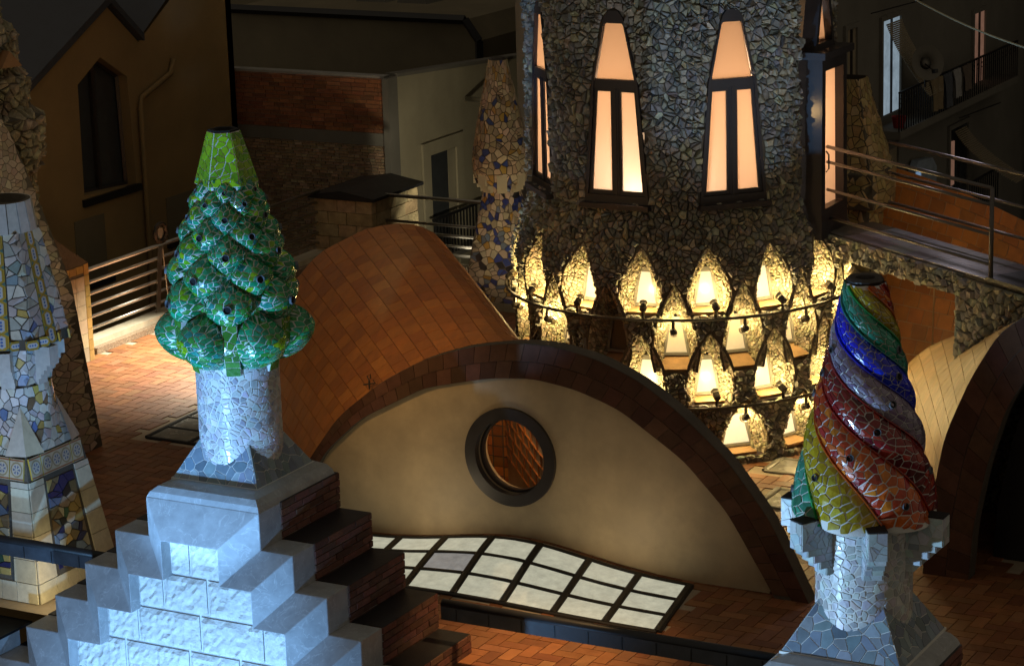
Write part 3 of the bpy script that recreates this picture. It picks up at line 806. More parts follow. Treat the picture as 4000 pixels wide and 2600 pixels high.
for (rI, ac, zs, H, w0) in NICHES:
    if not niche_seen(rI, ac): continue
    b_, h_ = niche_size(rI); z0 = zs+(0.06 if rI != 1 else 0.17)
    tt_ = np.r_[np.linspace(0, .8, 12), np.linspace(.84, 1, 8)]
    rim = [(-w0*niche_f(t), zs+H*t) for t in tt_]+[(w0*niche_f(t), zs+H*t) for t in tt_[::-1][1:]]
    rim = np.array(rim); d_ = np.r_[0, np.cumsum(np.linalg.norm(np.diff(rim, axis=0), axis=1))]; Ln = float(d_[-1])
    def Sn(u, v, rim=rim, d_=d_, zs=zs, H=H, w0=w0, ac=ac, b_=b_, h_=h_, z0=z0):
        x = float(np.interp(u, d_, rim[:, 0])); z = float(np.interp(u, d_, rim[:, 1])); s_ = min(1, max(0, v/0.42))
        xi = x*(b_+0.03)/w0; zi = zs+(z-zs)/H*(z0-zs+h_+0.07)
        k = s_**1.15; x, z = x*(1-k)+xi*k, z*(1-k)+zi*k
        r = tower_r0(z)*(1-s_)+2.13*s_+0.02*math.sin(s_*PI); an = ac*D2R+x/2.5
        return np.array([TOW[0]+r*math.cos(an), TOW[1]+r*math.sin(an), z])
    V, F = gridmesh(Sn, np.linspace(0, Ln, 40), np.linspace(0, .42, 7)); nb_ = len(V)
    rear = [Sn(u, .42) for u in np.linspace(0, Ln, 40)]
    V += rear; F.append(tuple(range(nb_, nb_+40)))
    fl0 = len(V)
    for u in np.linspace(0, Ln, 40):
        x = float(np.interp(u, d_, rim[:, 0])); z = float(np.interp(u, d_, rim[:, 1])); xo_, zo_ = x+math.copysign(.035, x), zs-.01+(z-zs+.01)*1.03
        r = tower_r0(zo_)-.006; an = ac*D2R+xo_/2.5; V.append(np.array([TOW[0]+r*math.cos(an), TOW[1]+r*math.sin(an), zo_]))
    F += [(i, i+1, fl0+i+1, fl0+i) for i in range(39)]
    obj('niche', V, F, M['darkgrout'], tower)
    st = scatter(0, Ln, 0, .42, .072, .95, rg, .2)
    for poly in voronoi(st, len(st), .010, [(0, 0), (Ln, 0), (Ln, .42), (0, .42)], .15, 16):
        if not poly: continue
        cu = sum(p[0] for p in poly)/len(poly); cv = sum(p[1] for p in poly)/len(poly)
        c = Sn(cu, cv); n = surf_normal(Sn, cu, cv); ctr = np.array([TOW[0]+2.4*math.cos(ac*D2R), TOW[1]+2.4*math.sin(ac*D2R), zs+H*.35])
        if n@(ctr-c) < 0: n = -n
        pc.rock([Sn(*p) for p in poly], n, rg.uniform(.010, .034), pick(LIT_STONES, rg), .02, rg)
pc.emit('stone', M['stone'], wall, 300, 'stones')

def on_tower(ac, r, x, z):
    """point at radius r on the flat facing angle ac, x to the right seen from outside"""
    n = np.array([math.cos(ac*D2R), math.sin(ac*D2R)]); tt = np.array([-n[1], n[0]])
    p = TOW+n*r+tt*x; return np.array([p[0], p[1], z])
def flat_ring(mb, ac, r0_, r1_, outer, inner):
    n = len(outer); V = []; F = []
    for (o, i) in zip(outer, inner):
        V += [on_tower(ac, r1_, *o), on_tower(ac, r1_, *i), on_tower(ac, r0_, *i), on_tower(ac, r0_, *o)]
    for k in range(n):
        j = (k+1) % n
        for s in range(4): F.append((4*k+s, 4*k+(s+1) % 4, 4*j+(s+1) % 4, 4*j+s))
    mb.add(V, F)
def flat_plate(mb, ac, r0_, r1_, poly):
    n = len(poly); V = [on_tower(ac, r1_, *p) for p in poly]+[on_tower(ac, r0_, *p) for p in poly]
    F = [tuple(range(n)), tuple(range(2*n-1, n-1, -1))]+[(i, (i+1) % n, n+(i+1) % n, n+i) for i in range(n)]
    mb.add(V, F)
def lancet(ac):
    rr = 2.09
    w = MB()
    zz = [3.70, 4.2, 4.8, 5.4, 5.9, 6.2, 6.31, 6.37, 6.41]
    L = [(-win_half(z)-0.0, z) for z in zz[:-1]]+[(-0.07, 6.415)]; Rr = [(win_half(z), z) for z in zz[:-1]]+[(0.07, 6.415)]
    outer = Rr+L[::-1]
    def inn(p):
        x, z = p; return (x*0.90 if abs(x) > 0.1 else x*0.6, min(max(z, 3.82), 6.24))
    inner = [inn(p) for p in outer]
    flat_ring(w, ac, rr-0.10, rr+0.055, outer, inner)
    wi = w.build('lancet_window', M['frame'], tower)
    wo_ = lambda z: win_half(z)*0.88
    m = MB(); flat_plate(m, ac, rr-0.04, rr+0.035, [(-wo_(5.33)-.04, 5.33), (wo_(5.33)+.04, 5.33), (wo_(5.45)+.04, 5.45), (-wo_(5.45)-.04, 5.45)]); m.build('transom', M['frame'], wi)
    m = MB(); flat_plate(m, ac, rr-0.04, rr+0.03, [(-.04, 3.8), (.04, 3.8), (.04, 5.34), (-.04, 5.34)]); 
    flat_plate(m, ac, rr+0.03, rr+0.042, [(-.012, 3.8), (.012, 3.8), (.012, 5.34), (-.012, 5.34)]); m.build('mullion', M['frame'], wi)
    for sx in (-1, 1):   # sash of each lower light
        m = MB(); a = [(sx*0.04, 3.81), (sx*(wo_(3.81)+.03), 3.81), (sx*(wo_(5.33)+.03), 5.34), (sx*0.04, 5.34)]
        b = [(sx*0.08, 3.88), (sx*(wo_(3.9)-.035), 3.88), (sx*(wo_(5.27)-.035), 5.28), (sx*0.08, 5.28)]
        flat_ring(m, ac, rr-0.035, rr+0.015, a, b); s = m.build('sash', M['frame'], wi)
        m = MB(); flat_plate(m, ac, rr-0.018, rr-0.008, [(p[0]*1.0, p[1]) for p in [(sx*0.07, 3.86), (sx*(wo_(3.9)-.02), 3.86), (sx*(wo_(5.27)-.02), 5.30), (sx*0.07, 5.30)]]); m.build('pane', M['frost'], s)
    m = MB(); flat_plate(m, ac, rr-0.018, rr-0.008, [(-wo_(5.44), 5.44), (wo_(5.44), 5.44), (wo_(6.25)*1.0, 6.26), (-wo_(6.25)*1.0, 6.26)]); m.build('pane', M['frost'], wi)
    m = MB(); flat_plate(m, ac, rr-0.1, rr+0.16, [(-.54, 3.64), (.54, 3.64), (.53, 3.71), (-.53, 3.71)]); m.build('sill', M['frame'], wi)
for ac in WINS[1:]: lancet(ac)
PEACH = (1.0, 0.62, 0.35)
lamp('POINT', 'tower_room_light', (TOW[0]-0.1, TOW[1]-0.2, 5.0), 150, PEACH, size=0.35)
p = on_tower(-90, 1.80, 0.26, 3.85); lamp('POINT', 'tower_room_light', p, 42, (1.0, 0.9, 0.78), size=0.10)

# door to the bridge
dr = MB()
rd_ = 2.26
o_ = [(0.50, 3.02), (0.46, 5.62), (-0.46, 5.62), (-0.50, 3.02)]; i_ = [(0.36, 3.45), (0.335, 5.42), (-0.335, 5.42), (-0.36, 3.45)]
flat_ring(dr, 0, rd_-0.22, rd_+0.16, o_, i_); d_ = dr.build('door', M['frame'], tower)
m = MB(); flat_plate(m, 0, rd_+.02, rd_+.03, [(.37, 3.43), (-.37, 3.43), (-.345, 5.44), (.345, 5.44)]); m.build('pane', M['frost'], d_)
m = MB(); flat_plate(m, 0, rd_-.2, rd_+.24, [(.56, 5.60), (.56, 5.70), (-.56, 5.70), (-.56, 5.60)]); m.build('lintel', M['frame'], d_)
m = MB(); m.tube([on_tower(0, rd_+.20, -.42, 4.0), on_tower(0, rd_+.24, -.42, 4.05), on_tower(0, rd_+.24, -.42, 4.25), on_tower(0, rd_+.20, -.42, 4.3)], .012, 6); m.build('handle', M['iron'], d_)
fl = MB(); flat_ring(fl, 0, rd_-.2, rd_+.02, [(.36, 5.70), (.16, 6.55), (-.16, 6.55), (-.36, 5.70)], [(.26, 5.78), (.11, 6.42), (-.11, 6.42), (-.26, 5.78)])
f_ = fl.build('fanlight', M['frame'], tower); m = MB(); flat_plate(m, 0, rd_-.10, rd_-.09, [(.28, 5.76), (.12, 6.44), (-.12, 6.44), (-.28, 5.76)]); m.build('pane', M['frost'], f_)
lamp('POINT', 'tower_room_light', on_tower(0, 1.3, -0.2, 4.6), 30, PEACH, size=0.2)

# niche windows, sills, lamps
CLAYSILL = mat('sill_clay', (0.42, 0.25, 0.12), rough=0.7, var=0.2, vscale=6, bump=0.3, bscale=30)
def niche_window(rI, ac, zs, H, lit=True):
    rr = 2.5-0.36; b, h = niche_size(rI); z0 = zs+(0.06 if rI != 1 else 0.17)
    tw = b*0.50
    outer = [(-b, z0), (b, z0), (tw+.02, z0+h-.04), (tw-.03, z0+h+.005), (-tw+.03, z0+h+.005), (-tw-.02, z0+h-.04)]
    inner = [(-b+.045, z0+.04), (b-.045, z0+.04), (tw-.025, z0+h-.075), (tw-.035, z0+h-.065), (-tw+.035, z0+h-.065), (-tw+.025, z0+h-.075)]
    m = MB(); flat_ring(m, ac, rr-.03, rr+.035, outer, inner); w = m.build('niche_window', M['greyframe'], tower)
    m = MB(); flat_plate(m, ac, rr-.005, rr+.006, inner); m.build('pane', M['niche_glass'] if lit == 1 else M['niche_dim'] if lit == 2 else M['darkpane'], w)
    # stone cheek behind the frame
    # sloping sill slab
    m = MB(); s = [(-.27, zs+.015), (.27, zs+.015), (.27, zs+.05), (-.27, zs+.05)]
    V = []
    for (x, r_, z) in ((-.19, rr-.03, z0-.012), (.19, rr-.03, z0-.012), (.21, 2.44, zs+.035), (-.21, 2.44, zs+.035), (-.19, rr-.03, zs-.03), (.19, rr-.03, zs-.03), (.215, 2.40, zs-.02), (-.215, 2.40, zs-.02)): V.append(on_tower(ac, r_, x, z))
    m.add(V, [(0,1,2,3), (7,6,5,4), (0,4,5,1), (1,5,6,2), (2,6,7,3), (3,7,4,0)]); m.build('sill', CLAYSILL, tower)
for (rI, ac, zs, H, w0) in NICHES:
    x, y, z = project(on_tower(ac, 2.2, 0, zs+.3)); n = np.array([math.cos(ac*D2R), math.sin(ac*D2R)]); v = (CAM[:2]-TOW); v = v/np.linalg.norm(v)
    if not niche_seen(rI, ac): continue
    lit = 1
    if rI == 1: lit = 2
    if rI == 1 and abs(ac+90) < 1: lit = 0
    niche_window(rI, ac, zs, H, lit)

# lamp tracks round the tower and the spotlights on them
def track(z, r, a0, a1, label):
    o = MB().tube([(TOW[0]+r*math.cos(a*D2R), TOW[1]+r*math.sin(a*D2R), z) for a in np.linspace(a0, a1, 70)], .022, 6).build('lamp_track', M['iron'])
    tag(o, label, 'track', 'curved lamp tracks on the tower'); return o
track(2.17, 2.63, -172, 22, 'upper curved lamp track ringing the tower below the top row of niches')
track(0.88, 2.63, -172, 22, 'lower curved lamp track ringing the tower near its foot')
LOOK = {-168.75: 'at the far left edge of the tower', -146.25: 'at the left edge of the tower', -123.75: 'second niche from the left edge', -101.25: 'before the narrow half hidden lit pane', -78.75: 'left of the tower middle', -56.25: 'right of the tower middle', -33.75: 'third lit pane from the left', -11.25: 'beside the right edge of the tower', 11.25: 'at the far right edge'}
ROWN = {0: 'top row', 1: 'second row', 2: 'third row', 3: 'bottom row'}
nth = {}
for (rI, ac, zs, H, w0) in NICHES:
    n2 = np.array([math.cos(ac*D2R), math.sin(ac*D2R)]); v = (CAM[:2]-TOW); v = v/np.linalg.norm(v)
    if n2@v < -0.05: continue
    if rI == 1 and abs(ac+90) < 1: continue
    if rI == 3 and ac < -75: continue
    if rI == 2 and ac < -90: continue
    nth[rI] = nth.get(rI, 0)+1
    k = nth[rI]; word = ['first', 'second', 'third', 'fourth', 'fifth', 'sixth', 'seventh', 'eighth'][k-1]
    up = rI in (0, 2); zt = 2.17 if rI < 2 else 0.88
    xo = 0.07 if up else -0.02
    c = on_tower(ac, 2.60, xo, zt); 
    hz = zt+(0.16 if up else -0.17)
    h0 = on_tower(ac, 2.60, xo, hz)
    aim = on_tower(ac, 2.15, -0.02, zs+(0.42 if up else 0.42)); d = aim-h0; d = d/np.linalg.norm(d)
    s = thing('spotlight', tuple(c), f'small spotlight on the tower track, {word} from the left in the {ROWN[rI]} of niches', 'spotlight', 'spotlights on the tower tracks')
    m = MB(); m.tube([c, h0], .013, 6); m.obox((c+h0)/2, (0.018, 0, 0), (0, 0.018, 0), (0, 0, 0.05)); m.build('bracket', M['iron'], s)
    m = MB(); m.tube([h0-d*0.05, h0-d*0.03, h0+d*0.06], [.03, .05, .052], 14); m.build('housing', M['iron'], s)
    m = MB(); m.tube([h0+d*0.06, h0+d*0.12], [.056, .056], 14, caps=False); m.build('collar', M['collar'], s)
    e = {0: 13, 1: 11, 2: 13, 3: 12}[rI]
    lamp('POINT', 'niche_lamp', tuple(on_tower(ac, 2.43, xo*0.5, zs+({0: .24, 1: .62, 2: .24, 3: .55}[rI]))), e*1.75*rnd.uniform(.75, 1.25), (1.0, 0.73, 0.30), size=0.035)

# ------------------------------------------------------------------ stone bridge from the tower door
br = thing('stone_bridge', (2.2, 6.0, 0), 'rubble stone footbridge with grey slabs leading from the tower door', 'bridge')
BA, BB = np.array([0.62, 6.52]), np.array([4.35, 4.06]); bd = (BB-BA)/np.linalg.norm(BB-BA); bn = np.array([-bd[1], bd[0]])
BL = float(np.linalg.norm(BB-BA)); BWID = 0.92; BZ = 3.08
def Bp(s, w, z): p = BA+bd*s+bn*w; return np.array([p[0], p[1], z])
def bslab(mb, s0, s1, w0, w1, z0, z1):
    mb.add([Bp(s0,w0,z0),Bp(s1,w0,z0),Bp(s1,w1,z0),Bp(s0,w1,z0),Bp(s0,w0,z1),Bp(s1,w0,z1),Bp(s1,w1,z1),Bp(s0,w1,z1)], [(0,3,2,1),(4,5,6,7),(0,1,5,4),(1,2,6,5),(2,3,7,6),(3,0,4,7)]); return mb
m = MB(); bslab(m, -0.3, BL, 0.05, BWID+.1, 2.78, BZ-.02); core = m.build('deck_core', M['darkgrout'], br)
m = MB(); bslab(m, 2.95, BL+.3, 0.05, 1.2, -0.02, 2.9); pier = m.build('pier', M['darkgrout'], br)
# slabs in running bond
for j in range(3):
    for i in range(9):
        o = 0.3 if j % 2 else 0; s0, s1 = 0.35+i*0.46-o, 0.35+(i+1)*0.46-o
        s0 = max(s0, 0.30); s1 = min(s1, 3.55)
        if s1-s0 < 0.1: continue
        m = MB(); w0, w1 = 0.06+j*0.30, 0.06+(j+1)*0.30; zj = rnd.uniform(0, .006)
        bslab(m, s0+.004, s1-.004, w0+.004, w1-.004, BZ-.03, BZ+zj)
        c = vary((0.20, 0.185, 0.20), 0.22)
        obj('paving_slab', m.v, m.f, M['satin'], core, cols=[c]*6)
m = MB(); bslab(m, -0.1, 0.30, 0.05, 0.92, BZ-.03, BZ-.005); m.build('threshold', M['darkgrout'], core)
m = MB(); bslab(m, 3.55, BL+.6, 0.05, 1.2, BZ-.1, BZ+.03); m.build('stair_head', M['black'], core)
def rubble_face(pc, P, u0_, u1_, v0_, v1_, n, size, hmin=.03, hmax=.08, keep=None, rg=rg, pal=STONES):
    st = scatter(u0_, u1_, v0_, v1_, size, 0.95, rg)
    for poly in voronoi(st, len(st), 0.012, [(u0_, v0_), (u1_, v0_), (u1_, v1_), (u0_, v1_)], size*1.6, 16):
        if not poly: continue
        cu = sum(p[0] for p in poly)/len(poly); cv = sum(p[1] for p in poly)/len(poly)
        if keep and not keep(cu, cv): continue
        pc.rock([P(*p) for p in poly], n, rg.uniform(hmin, hmax), pick(pal, rg), 0.03, rg)
pc = Pieces(); nf = np.array([-bn[0], -bn[1], 0])
rubble_face(pc, lambda s, z: Bp(s, 0.05, z), -0.1, 3.1, 2.70+0.05, 3.06, nf, 0.12)
rubble_face(pc, lambda s, z: Bp(s, 0.05, z), 2.95, BL+.3, 0.0, 3.02, nf, 0.12)
ns = np.array([-bd[0], -bd[1], 0])
rubble_face(pc, lambda w, z: Bp(2.95, w, z), 0.05, 1.2, 0.0, 2.76, ns, 0.12)
rubble_face(pc, lambda s, w: Bp(s, w, 2.78), -0.1, 2.95, 0.05, 1.0, np.array([0, 0, -1.0]), 0.13)
pc.emit('stone', M['stone'], core, 300, 'stones')

def railing(name, label, P0, P1, posts, heights, r=.022, mat_='rail', top_r=.026, group='tubular railings', post_r=.03, base=0.0):
    P0, P1 = np.array(P0, float), np.array(P1, float)
    t = thing(name, tuple((P0+P1)/2), label, 'railing', group)
    for k, h in enumerate(heights):
        MB().tube([P0+(0, 0, h), (P0+P1)/2+(0, 0, h), P1+(0, 0, h)], top_r if k == len(heights)-1 else r, 10).build('top_rail' if k == len(heights)-1 else 'bar', M[mat_], t, True)
    for s in posts:
        p = P0+(P1-P0)*s
        MB().tube([p+(0, 0, base), p+(0, 0, heights[-1])], post_r, 10).build('post', M[mat_], t, True)
    return t
a, b = Bp(-.1, .08, BZ), Bp(3.62, .08, BZ)
railing('bridge_railing', 'near railing of the bridge, crossing in front of the lit door', a, b, [1.0], [0.20, 0.60, 1.0, 1.22][:3]+[1.22])
a, b = Bp(0.15, .98, BZ), Bp(5.2, .98, BZ)
railing('bridge_railing', 'far railing of the bridge, running on past the post to the right', a, b, [], [0.35, 0.78, 1.22])

# ------------------------------------------------------------------ stepped gables of the facade
def outline(xl, xr, zt, nl, nr, dl, dr_, hl, hr, zb):
    """stair outline from bottom left over the top to bottom right (x, z)"""
    L = []
    for k in range(nl, 0, -1):
        L += [(xl-dl*k, zt-hl*k if k < nl else zb)] if k == nl else []
    pts = [(xl-dl*nl, zb), (xl-dl*nl, zt-hl*nl)]
    for k in range(nl, 0, -1): pts += [(xl-dl*(k-1), zt-hl*k), (xl-dl*(k-1), zt-hl*(k-1))]
    pts += [(xr, zt)]
    for k in range(1, nr+1): pts += [(xr+dr_*(k-1), zt-hr*k), (xr+dr_*k, zt-hr*k)]
    pts += [(xr+dr_*nr, zb)]
    return pts
def gable(label, xl, xr, zt, nl, nr, dl, dr_, hl, hr, zb, y_out, w, bb, brick_y1, group):
    t = thing('stepped_gable', ((xl+xr)/2, y_out, zb), label, 'gable', group)
    O = outline(xl, xr, zt, nl, nr, dl, dr_, hl, hr, zb)
    # inner outline: every corner moves inward and down
    I = []
    for i, (x, z) in enumerate(O):
        sx = 1 if x < (xl+xr)/2 else -1
        I.append((x+sx*w, z-w if 0 < i < len(O)-1 else z))
    y_in = y_out-bb; y_wall = y_in+0.17; y_slab = y_out+0.42
    n = len(O)
    # one coping stone per step: tread facet + riser facet + front lip, cut with a fine joint
    top = n//2
    def stone_of(idx, name='coping_stone'):
        m = MB()
        for i in idx:
            a, b, c, d = O[i], O[i+1], I[i+1], I[i]
            g = 0.0
            A = (a[0], y_out, a[1]); B = (b[0], y_out, b[1]); C = (c[0], y_in, c[1]); Dd = (d[0], y_in, d[1])
            A2 = (a[0], y_slab, a[1]); B2 = (b[0], y_slab, b[1]); C2 = (c[0], y_wall+.06, c[1]); D2 = (d[0], y_wall+.06, d[1])
            m.add([A, B, C, Dd, A2, B2, C2, D2], [(0, 1, 2, 3), (0, 4, 5, 1), (3, 2, 6, 7)])
        o = m.build(name, M['marble'], t); o.modifiers.new('weld', 'WELD').merge_threshold = 0.001
        bv = o.modifiers.new('worn_edges', 'BEVEL'); bv.width = 0.010; bv.segments = 2
        return o
    segs = list(range(n-1)); used = set()
    # left steps: riser i (vertical) followed by tread i+1; group tread with the riser above it
    nl_pts = 2*nl+1
    stone_of([0])
    for k in range(nl): stone_of([1+2*k, 2+2*k] if k < nl-1 else [1+2*k])
    stone_of([2*nl, 2*nl+1, 2*nl+2], 'top_coping_block')
    for k in range(nr): stone_of([2*nl+3+2*k] + ([2*nl+4+2*k] if k < nr-1 else [2*nl+4+2*k] if 2*nl+4+2*k < n-1 else []))
    # wall of large rough blocks inside the coping
    zc = zt-w; xcL = lambda z: max([p[0] for p in I if p[0] < (xl+xr)/2 and p[1] >= z-1e-6] + [-99]) 
    def half(z):
        xs_l = [p for p in zip(I, I[1:]) if p[0][0] < (xl+xr)/2 and p[1][0] < (xl+xr)/2+0.01]
        x_l = min([min(a[0], b[0]) for a, b in xs_l if max(a[1], b[1]) >= z] + [(xl+xr)/2])
        xs_r = [p for p in zip(I, I[1:]) if p[1][0] > (xl+xr)/2]
        x_r = max([max(a[0], b[0]) for a, b in xs_r if max(a[1], b[1]) >= z] + [(xl+xr)/2])
        return x_l, x_r
    m = MB(); m.add([(p[0], y_wall+0.03, p[1]) for p in I], [tuple(range(n))]); core = m.build('front_wall', M['grout'], t)
    z = zc; row = 0
    while z > zb+0.05:
        h = (hl+hr)/2; z0 = max(z-h, zb); x_l, x_r = half(z-h*0.5)
        x = x_l-rnd.uniform(0, 0.4)
        while x < x_r:
            wd = rnd.uniform(0.55, 0.95); a, b = max(x, x_l-.02), min(x+wd, x_r+.02); x += wd
            if b-a < 0.12: continue
            nx_, nz_ = max(2, int((b-a)/0.05)), 8; V = []; F = []
            for j in range(nz_+1):
                for i in range(nx_+1):
                    u, v = i/nx_, j/nz_; e = min(u*nx_, (1-u)*nx_, v*nz_, (1-v)*nz_)
                    d = 0.0 if e == 0 else (0.022+rnd.uniform(-.014, .020))
                    V.append((a+.012+(b-a-.024)*u, y_wall-d+0.01, z0+.012+(z-z0-.024)*v))
            for j in range(nz_):
                for i in range(nx_): F.append((j*(nx_+1)+i, j*(nx_+1)+i+1, (j+1)*(nx_+1)+i+1, (j+1)*(nx_+1)+i))
            obj('stone_block', V, F, M['rough'], core)
        z -= h; row += 1
    # brick body behind the coping
    body = MB(); body.prism([(p[0], p[1]-0.004) if 0 < i < n-1 else p for i, p in enumerate(O)], 1, y_slab+.004, brick_y1-.005)
    bw = body.build('brick_body', M['greygrout'], t)
    bl, bh, bt = 0.285, 0.078, 0.022
    def brk(x0, x1, y0, y1, z0, z1):
        mm = MB(); j = lambda: rnd.uniform(-.004, .004)
        mm.box((x0+j(), y0+j(), z0+j()*.5), (x1+j(), y1+j(), z1+j()*.5)); c = vary((0.135, 0.058, 0.042), 0.35)
        obj('brick', mm.v, mm.f, M['brick'], bw, cols=[c]*6)
    # right hand risers: courses of bricks running back
    for k in range(0, nr+1):
        xe = xr+dr_*k; ztop = zt-hr*k; zlow = ztop-hr if k < nr else zb
        c = 0; z = ztop
        while z > max(zlow, zb)-0.02 and c < 12:
            y = y_slab+.01-(0.5*bl if c % 2 else 0); 
            while y < brick_y1-0.02:
                a, b = max(y, y_slab+.006), min(y+bl, brick_y1)
                if b-a > 0.03: brk(xe-0.16, xe+bt, a+.005, b-.005, z-bh+.008, z)
                y += bl
            z -= bh+.008; c += 1
    # step tops: black sheets carry their unlit tone
        y = y_slab+.02
    for k in range(0, nr+1):
        m = MB(); xe = xr+dr_*k; m.box((xe-dr_+.02, y_slab+.02, zt-hr*k-.05), (xe+.012, brick_y1-.01, zt-hr*k+.006)); m.build('unlit_step_top', M['black'], t)
    for k in range(0, nl+1):
        m = MB(); xe = xl-dl*k; m.box((xe-.012, y_slab+.02, zt-hl*k-.05), (xe+dl-.02, brick_y1-.01, zt-hl*k+.006)); m.build('unlit_step_top', M['black'], t)
    return t
G1 = gable('left stepped gable of pale blue lit stone with a brick back', -3.278, -1.724, 1.97, 5, 4, 0.482, 0.427, 0.472, 0.436, -1.6, -4.6, 0.39, 0.30, -2.95, 'stepped gables')
G2 = gable('right stepped gable, only its brick shoulder shows under the spiral chimney', 4.28, 5.90, 1.05, 4, 4, 0.46, 0.44, 0.46, 0.44, -1.6, -4.55, 0.39, 0.30, -2.95, 'stepped gables')
# rounded blocks between coping and pyramid
def crown_block(t, cx, cy, x0, x1, y0, y1, z0, z1):
    prof = [(0, 0), (0.03, 0.06), (0.10, 0.115), (0.22, z1-z0), (0.30, z1-z0)]
    V = []; F = []
    for (d, h) in prof: V += [(x0+d, y0+d, z0+h), (x1-d, y0+d, z0+h), (x1-d, y1-d*0.2, z0+h), (x0+d, y1-d*0.2, z0+h)]
    for i in range(len(prof)-1):
        for s in range(4): F.append((4*i+s, 4*i+(s+1) % 4, 4*i+4+(s+1) % 4, 4*i+4+s))
    F.append((len(prof)*4-4, len(prof)*4-3, len(prof)*4-2, len(prof)*4-1))
    obj('crown_block', V, F, M['marble'], t)
crown_block(G1, 0, 0, -3.272, -1.73, -4.594, -3.0, 1.968, 2.105)
crown_block(G2, 0, 0, 4.286, 5.894, -4.544, -2.95, 1.048, 1.205)

# low parapet left of the gable
pp = thing('parapet_wall', (-7.5, -4.3, -0.9), 'low pale parapet wall at the lower left corner', 'wall')
MB().box((-9.5, -4.62, -1.6), (-5.70, -4.15, -0.20)).build('wall', M['marble'], pp)
MB().box((-9.5, -4.60, -0.20), (-5.70, -3.9, -0.17)).build('coping', M['black'], pp)

# hand rails in front
def bar_rail(label, x0, x1, y, z, h=0.17, d=0.10):
    t = thing('hand_rail', ((x0+x1)/2, y, z), label, 'rail', 'dark hand rails along the facade')
    MB().box((x0, y, z-h), (x1, y+.03, z)).build('rail_face', M['blackblue'], t)
    MB().tube([(x0, y+.05, z+.01), ((x0+x1)/2, y+.05, z+.01), (x1, y+.05, z+.01)], .055, 12).build('rail_top', M['black'], t, True)
    for k in range(int((x1-x0)/0.42)):
        x = x0+0.2+0.42*k; MB().box((x, y-.006, z-h+.01), (x+.012, y+.03, z-.02)).build('seam', M['black'], t)
bar_rail('dark flat hand rail crossing in front of the long roof light', -0.17, 4.25, -3.32, 0.68)
bar_rail('dark hand rail crossing in front of the white tiled chimney foot', -9.2, -4.25, -4.02, 0.86)

# ------------------------------------------------------------------ helper for mosaic chimneys
def vents(parent, lst):
    for (c, n, r) in lst:
        c = np.asarray(c); n = np.asarray(n); m = MB()
        m.tube([c-n*0.02, c+n*r*0.55], [r*1.02, r*0.96], 14, caps=False); m.tube([c-n*0.02, c+n*r*0.50], [r*0.84, r*0.86], 14, caps=False)
        k = len(m.v)//4
        m.f += [(14+i, 14+(i+1) % 14, 42+(i+1) % 14, 42+i) for i in range(14)]
        v = m.build('vent', M['ventrim'], parent)
        m = MB().tube([c-n*0.02, c+n*r*0.12], [r*0.85, r*0.85], 14); m.build('bore', M['hole'], v)

# ------------------------------------------------------------------ green pine-cone chimney
AX = np.array([-2.57, -3.65]); Z0 = 2.1
ch = thing('mosaic_chimney', (AX[0], AX[1], Z0), 'chimney with a green pine-cone cap of glazed lobes on a white shaft', 'chimney', 'mosaic chimneys')
def pyramid(t, ax, z0, hs, hgt, rsh, pal, lim=120, size=0.125):
    """slate-coloured pyramid round the foot of the shaft"""
    V = [(ax[0]-hs, ax[1]-hs, z0), (ax[0]+hs, ax[1]-hs, z0), (ax[0]+hs, ax[1]+hs, z0), (ax[0]-hs, ax[1]+hs, z0), (ax[0], ax[1], z0+hgt)]
    b = obj('pyramid_base', V, [(0, 1, 4), (1, 2, 4), (2, 3, 4), (3, 0, 4), (0, 3, 2, 1)], M['grout'], t)
    MB().box((ax[0]-hs-.012, ax[1]-hs-.012, z0-.015), (ax[0]+hs+.012, ax[1]+hs+.012, z0+.012)).build('mortar_edge', M['grout'], b)
    p = Pieces()
    for q, (i, j) in enumerate(((0, 1), (1, 2), (3, 0))):
        A, B, C = np.array(V[i]), np.array(V[j]), np.array(V[4]); e = (B-A)/np.linalg.norm(B-A); f = (C-(A+B)/2); fl = np.linalg.norm(f); f /= fl
        n = np.cross(e, f)
        L = 2*hs; tri = [(0, 0), (L, 0), (L*0.5+L*0.22, fl*0.56), (L*0.5-L*0.22, fl*0.56)]
        st = scatter(0, L, 0, fl*0.56, size, 0.95)
        for poly in voronoi(st, len(st), 0.010, tri, size*2, 18):
            if not poly: continue
            p.plate([A+e*u+f*v for u, v in poly], n, 0.005*(1+.4*rnd.random()), pick(pal), .01, 0.0)
    p.emit('slate_shard', M['satin'], b, lim)
    return b
SLATE = [(3, (0.17, 0.22, 0.27)), (3, (0.21, 0.26, 0.31)), (2, (0.13, 0.175, 0.22)), (1, (0.26, 0.31, 0.35))]
WHITES = [(4, (0.50, 0.50, 0.51)), (3, (0.58, 0.57, 0.57)), (2, (0.42, 0.42, 0.45)), (1, (0.36, 0.36, 0.40)), (1, (0.60, 0.56, 0.54))]
def shaft(t, ax, z0, z1, r, pal, size=0.085, lim=300, cam_a=-60, span=115, name='white_shard', h=0.008, gap=0.017):
    m = MB().lathe((ax[0], ax[1], 0), [(r, z0), (r, z1)], 56); s = m.build('shaft', M['grout'], t, True)
    S = lambda u, v: np.array([ax[0]+r*math.cos(u/r), ax[1]+r*math.sin(u/r), v])
    a0, a1 = (cam_a-span)*D2R*r, (cam_a+span)*D2R*r
    st = scatter(a0, a1, z0, z1, size, 1.0)
    p = Pieces(); cover(p, S, voronoi(st, len(st), gap, [(a0, z0), (a1, z0), (a1, z1), (a0, z1)], size*2, 18), h, lambda u, v: pick(pal))
    p.emit(name, M['satin'], s, lim, name+'s')
    return s
pyramid(ch, AX, Z0, 0.585, 1.03, .475, SLATE)
shaft(ch, AX, Z0+.1, 3.46, 0.475, WHITES, 0.080)
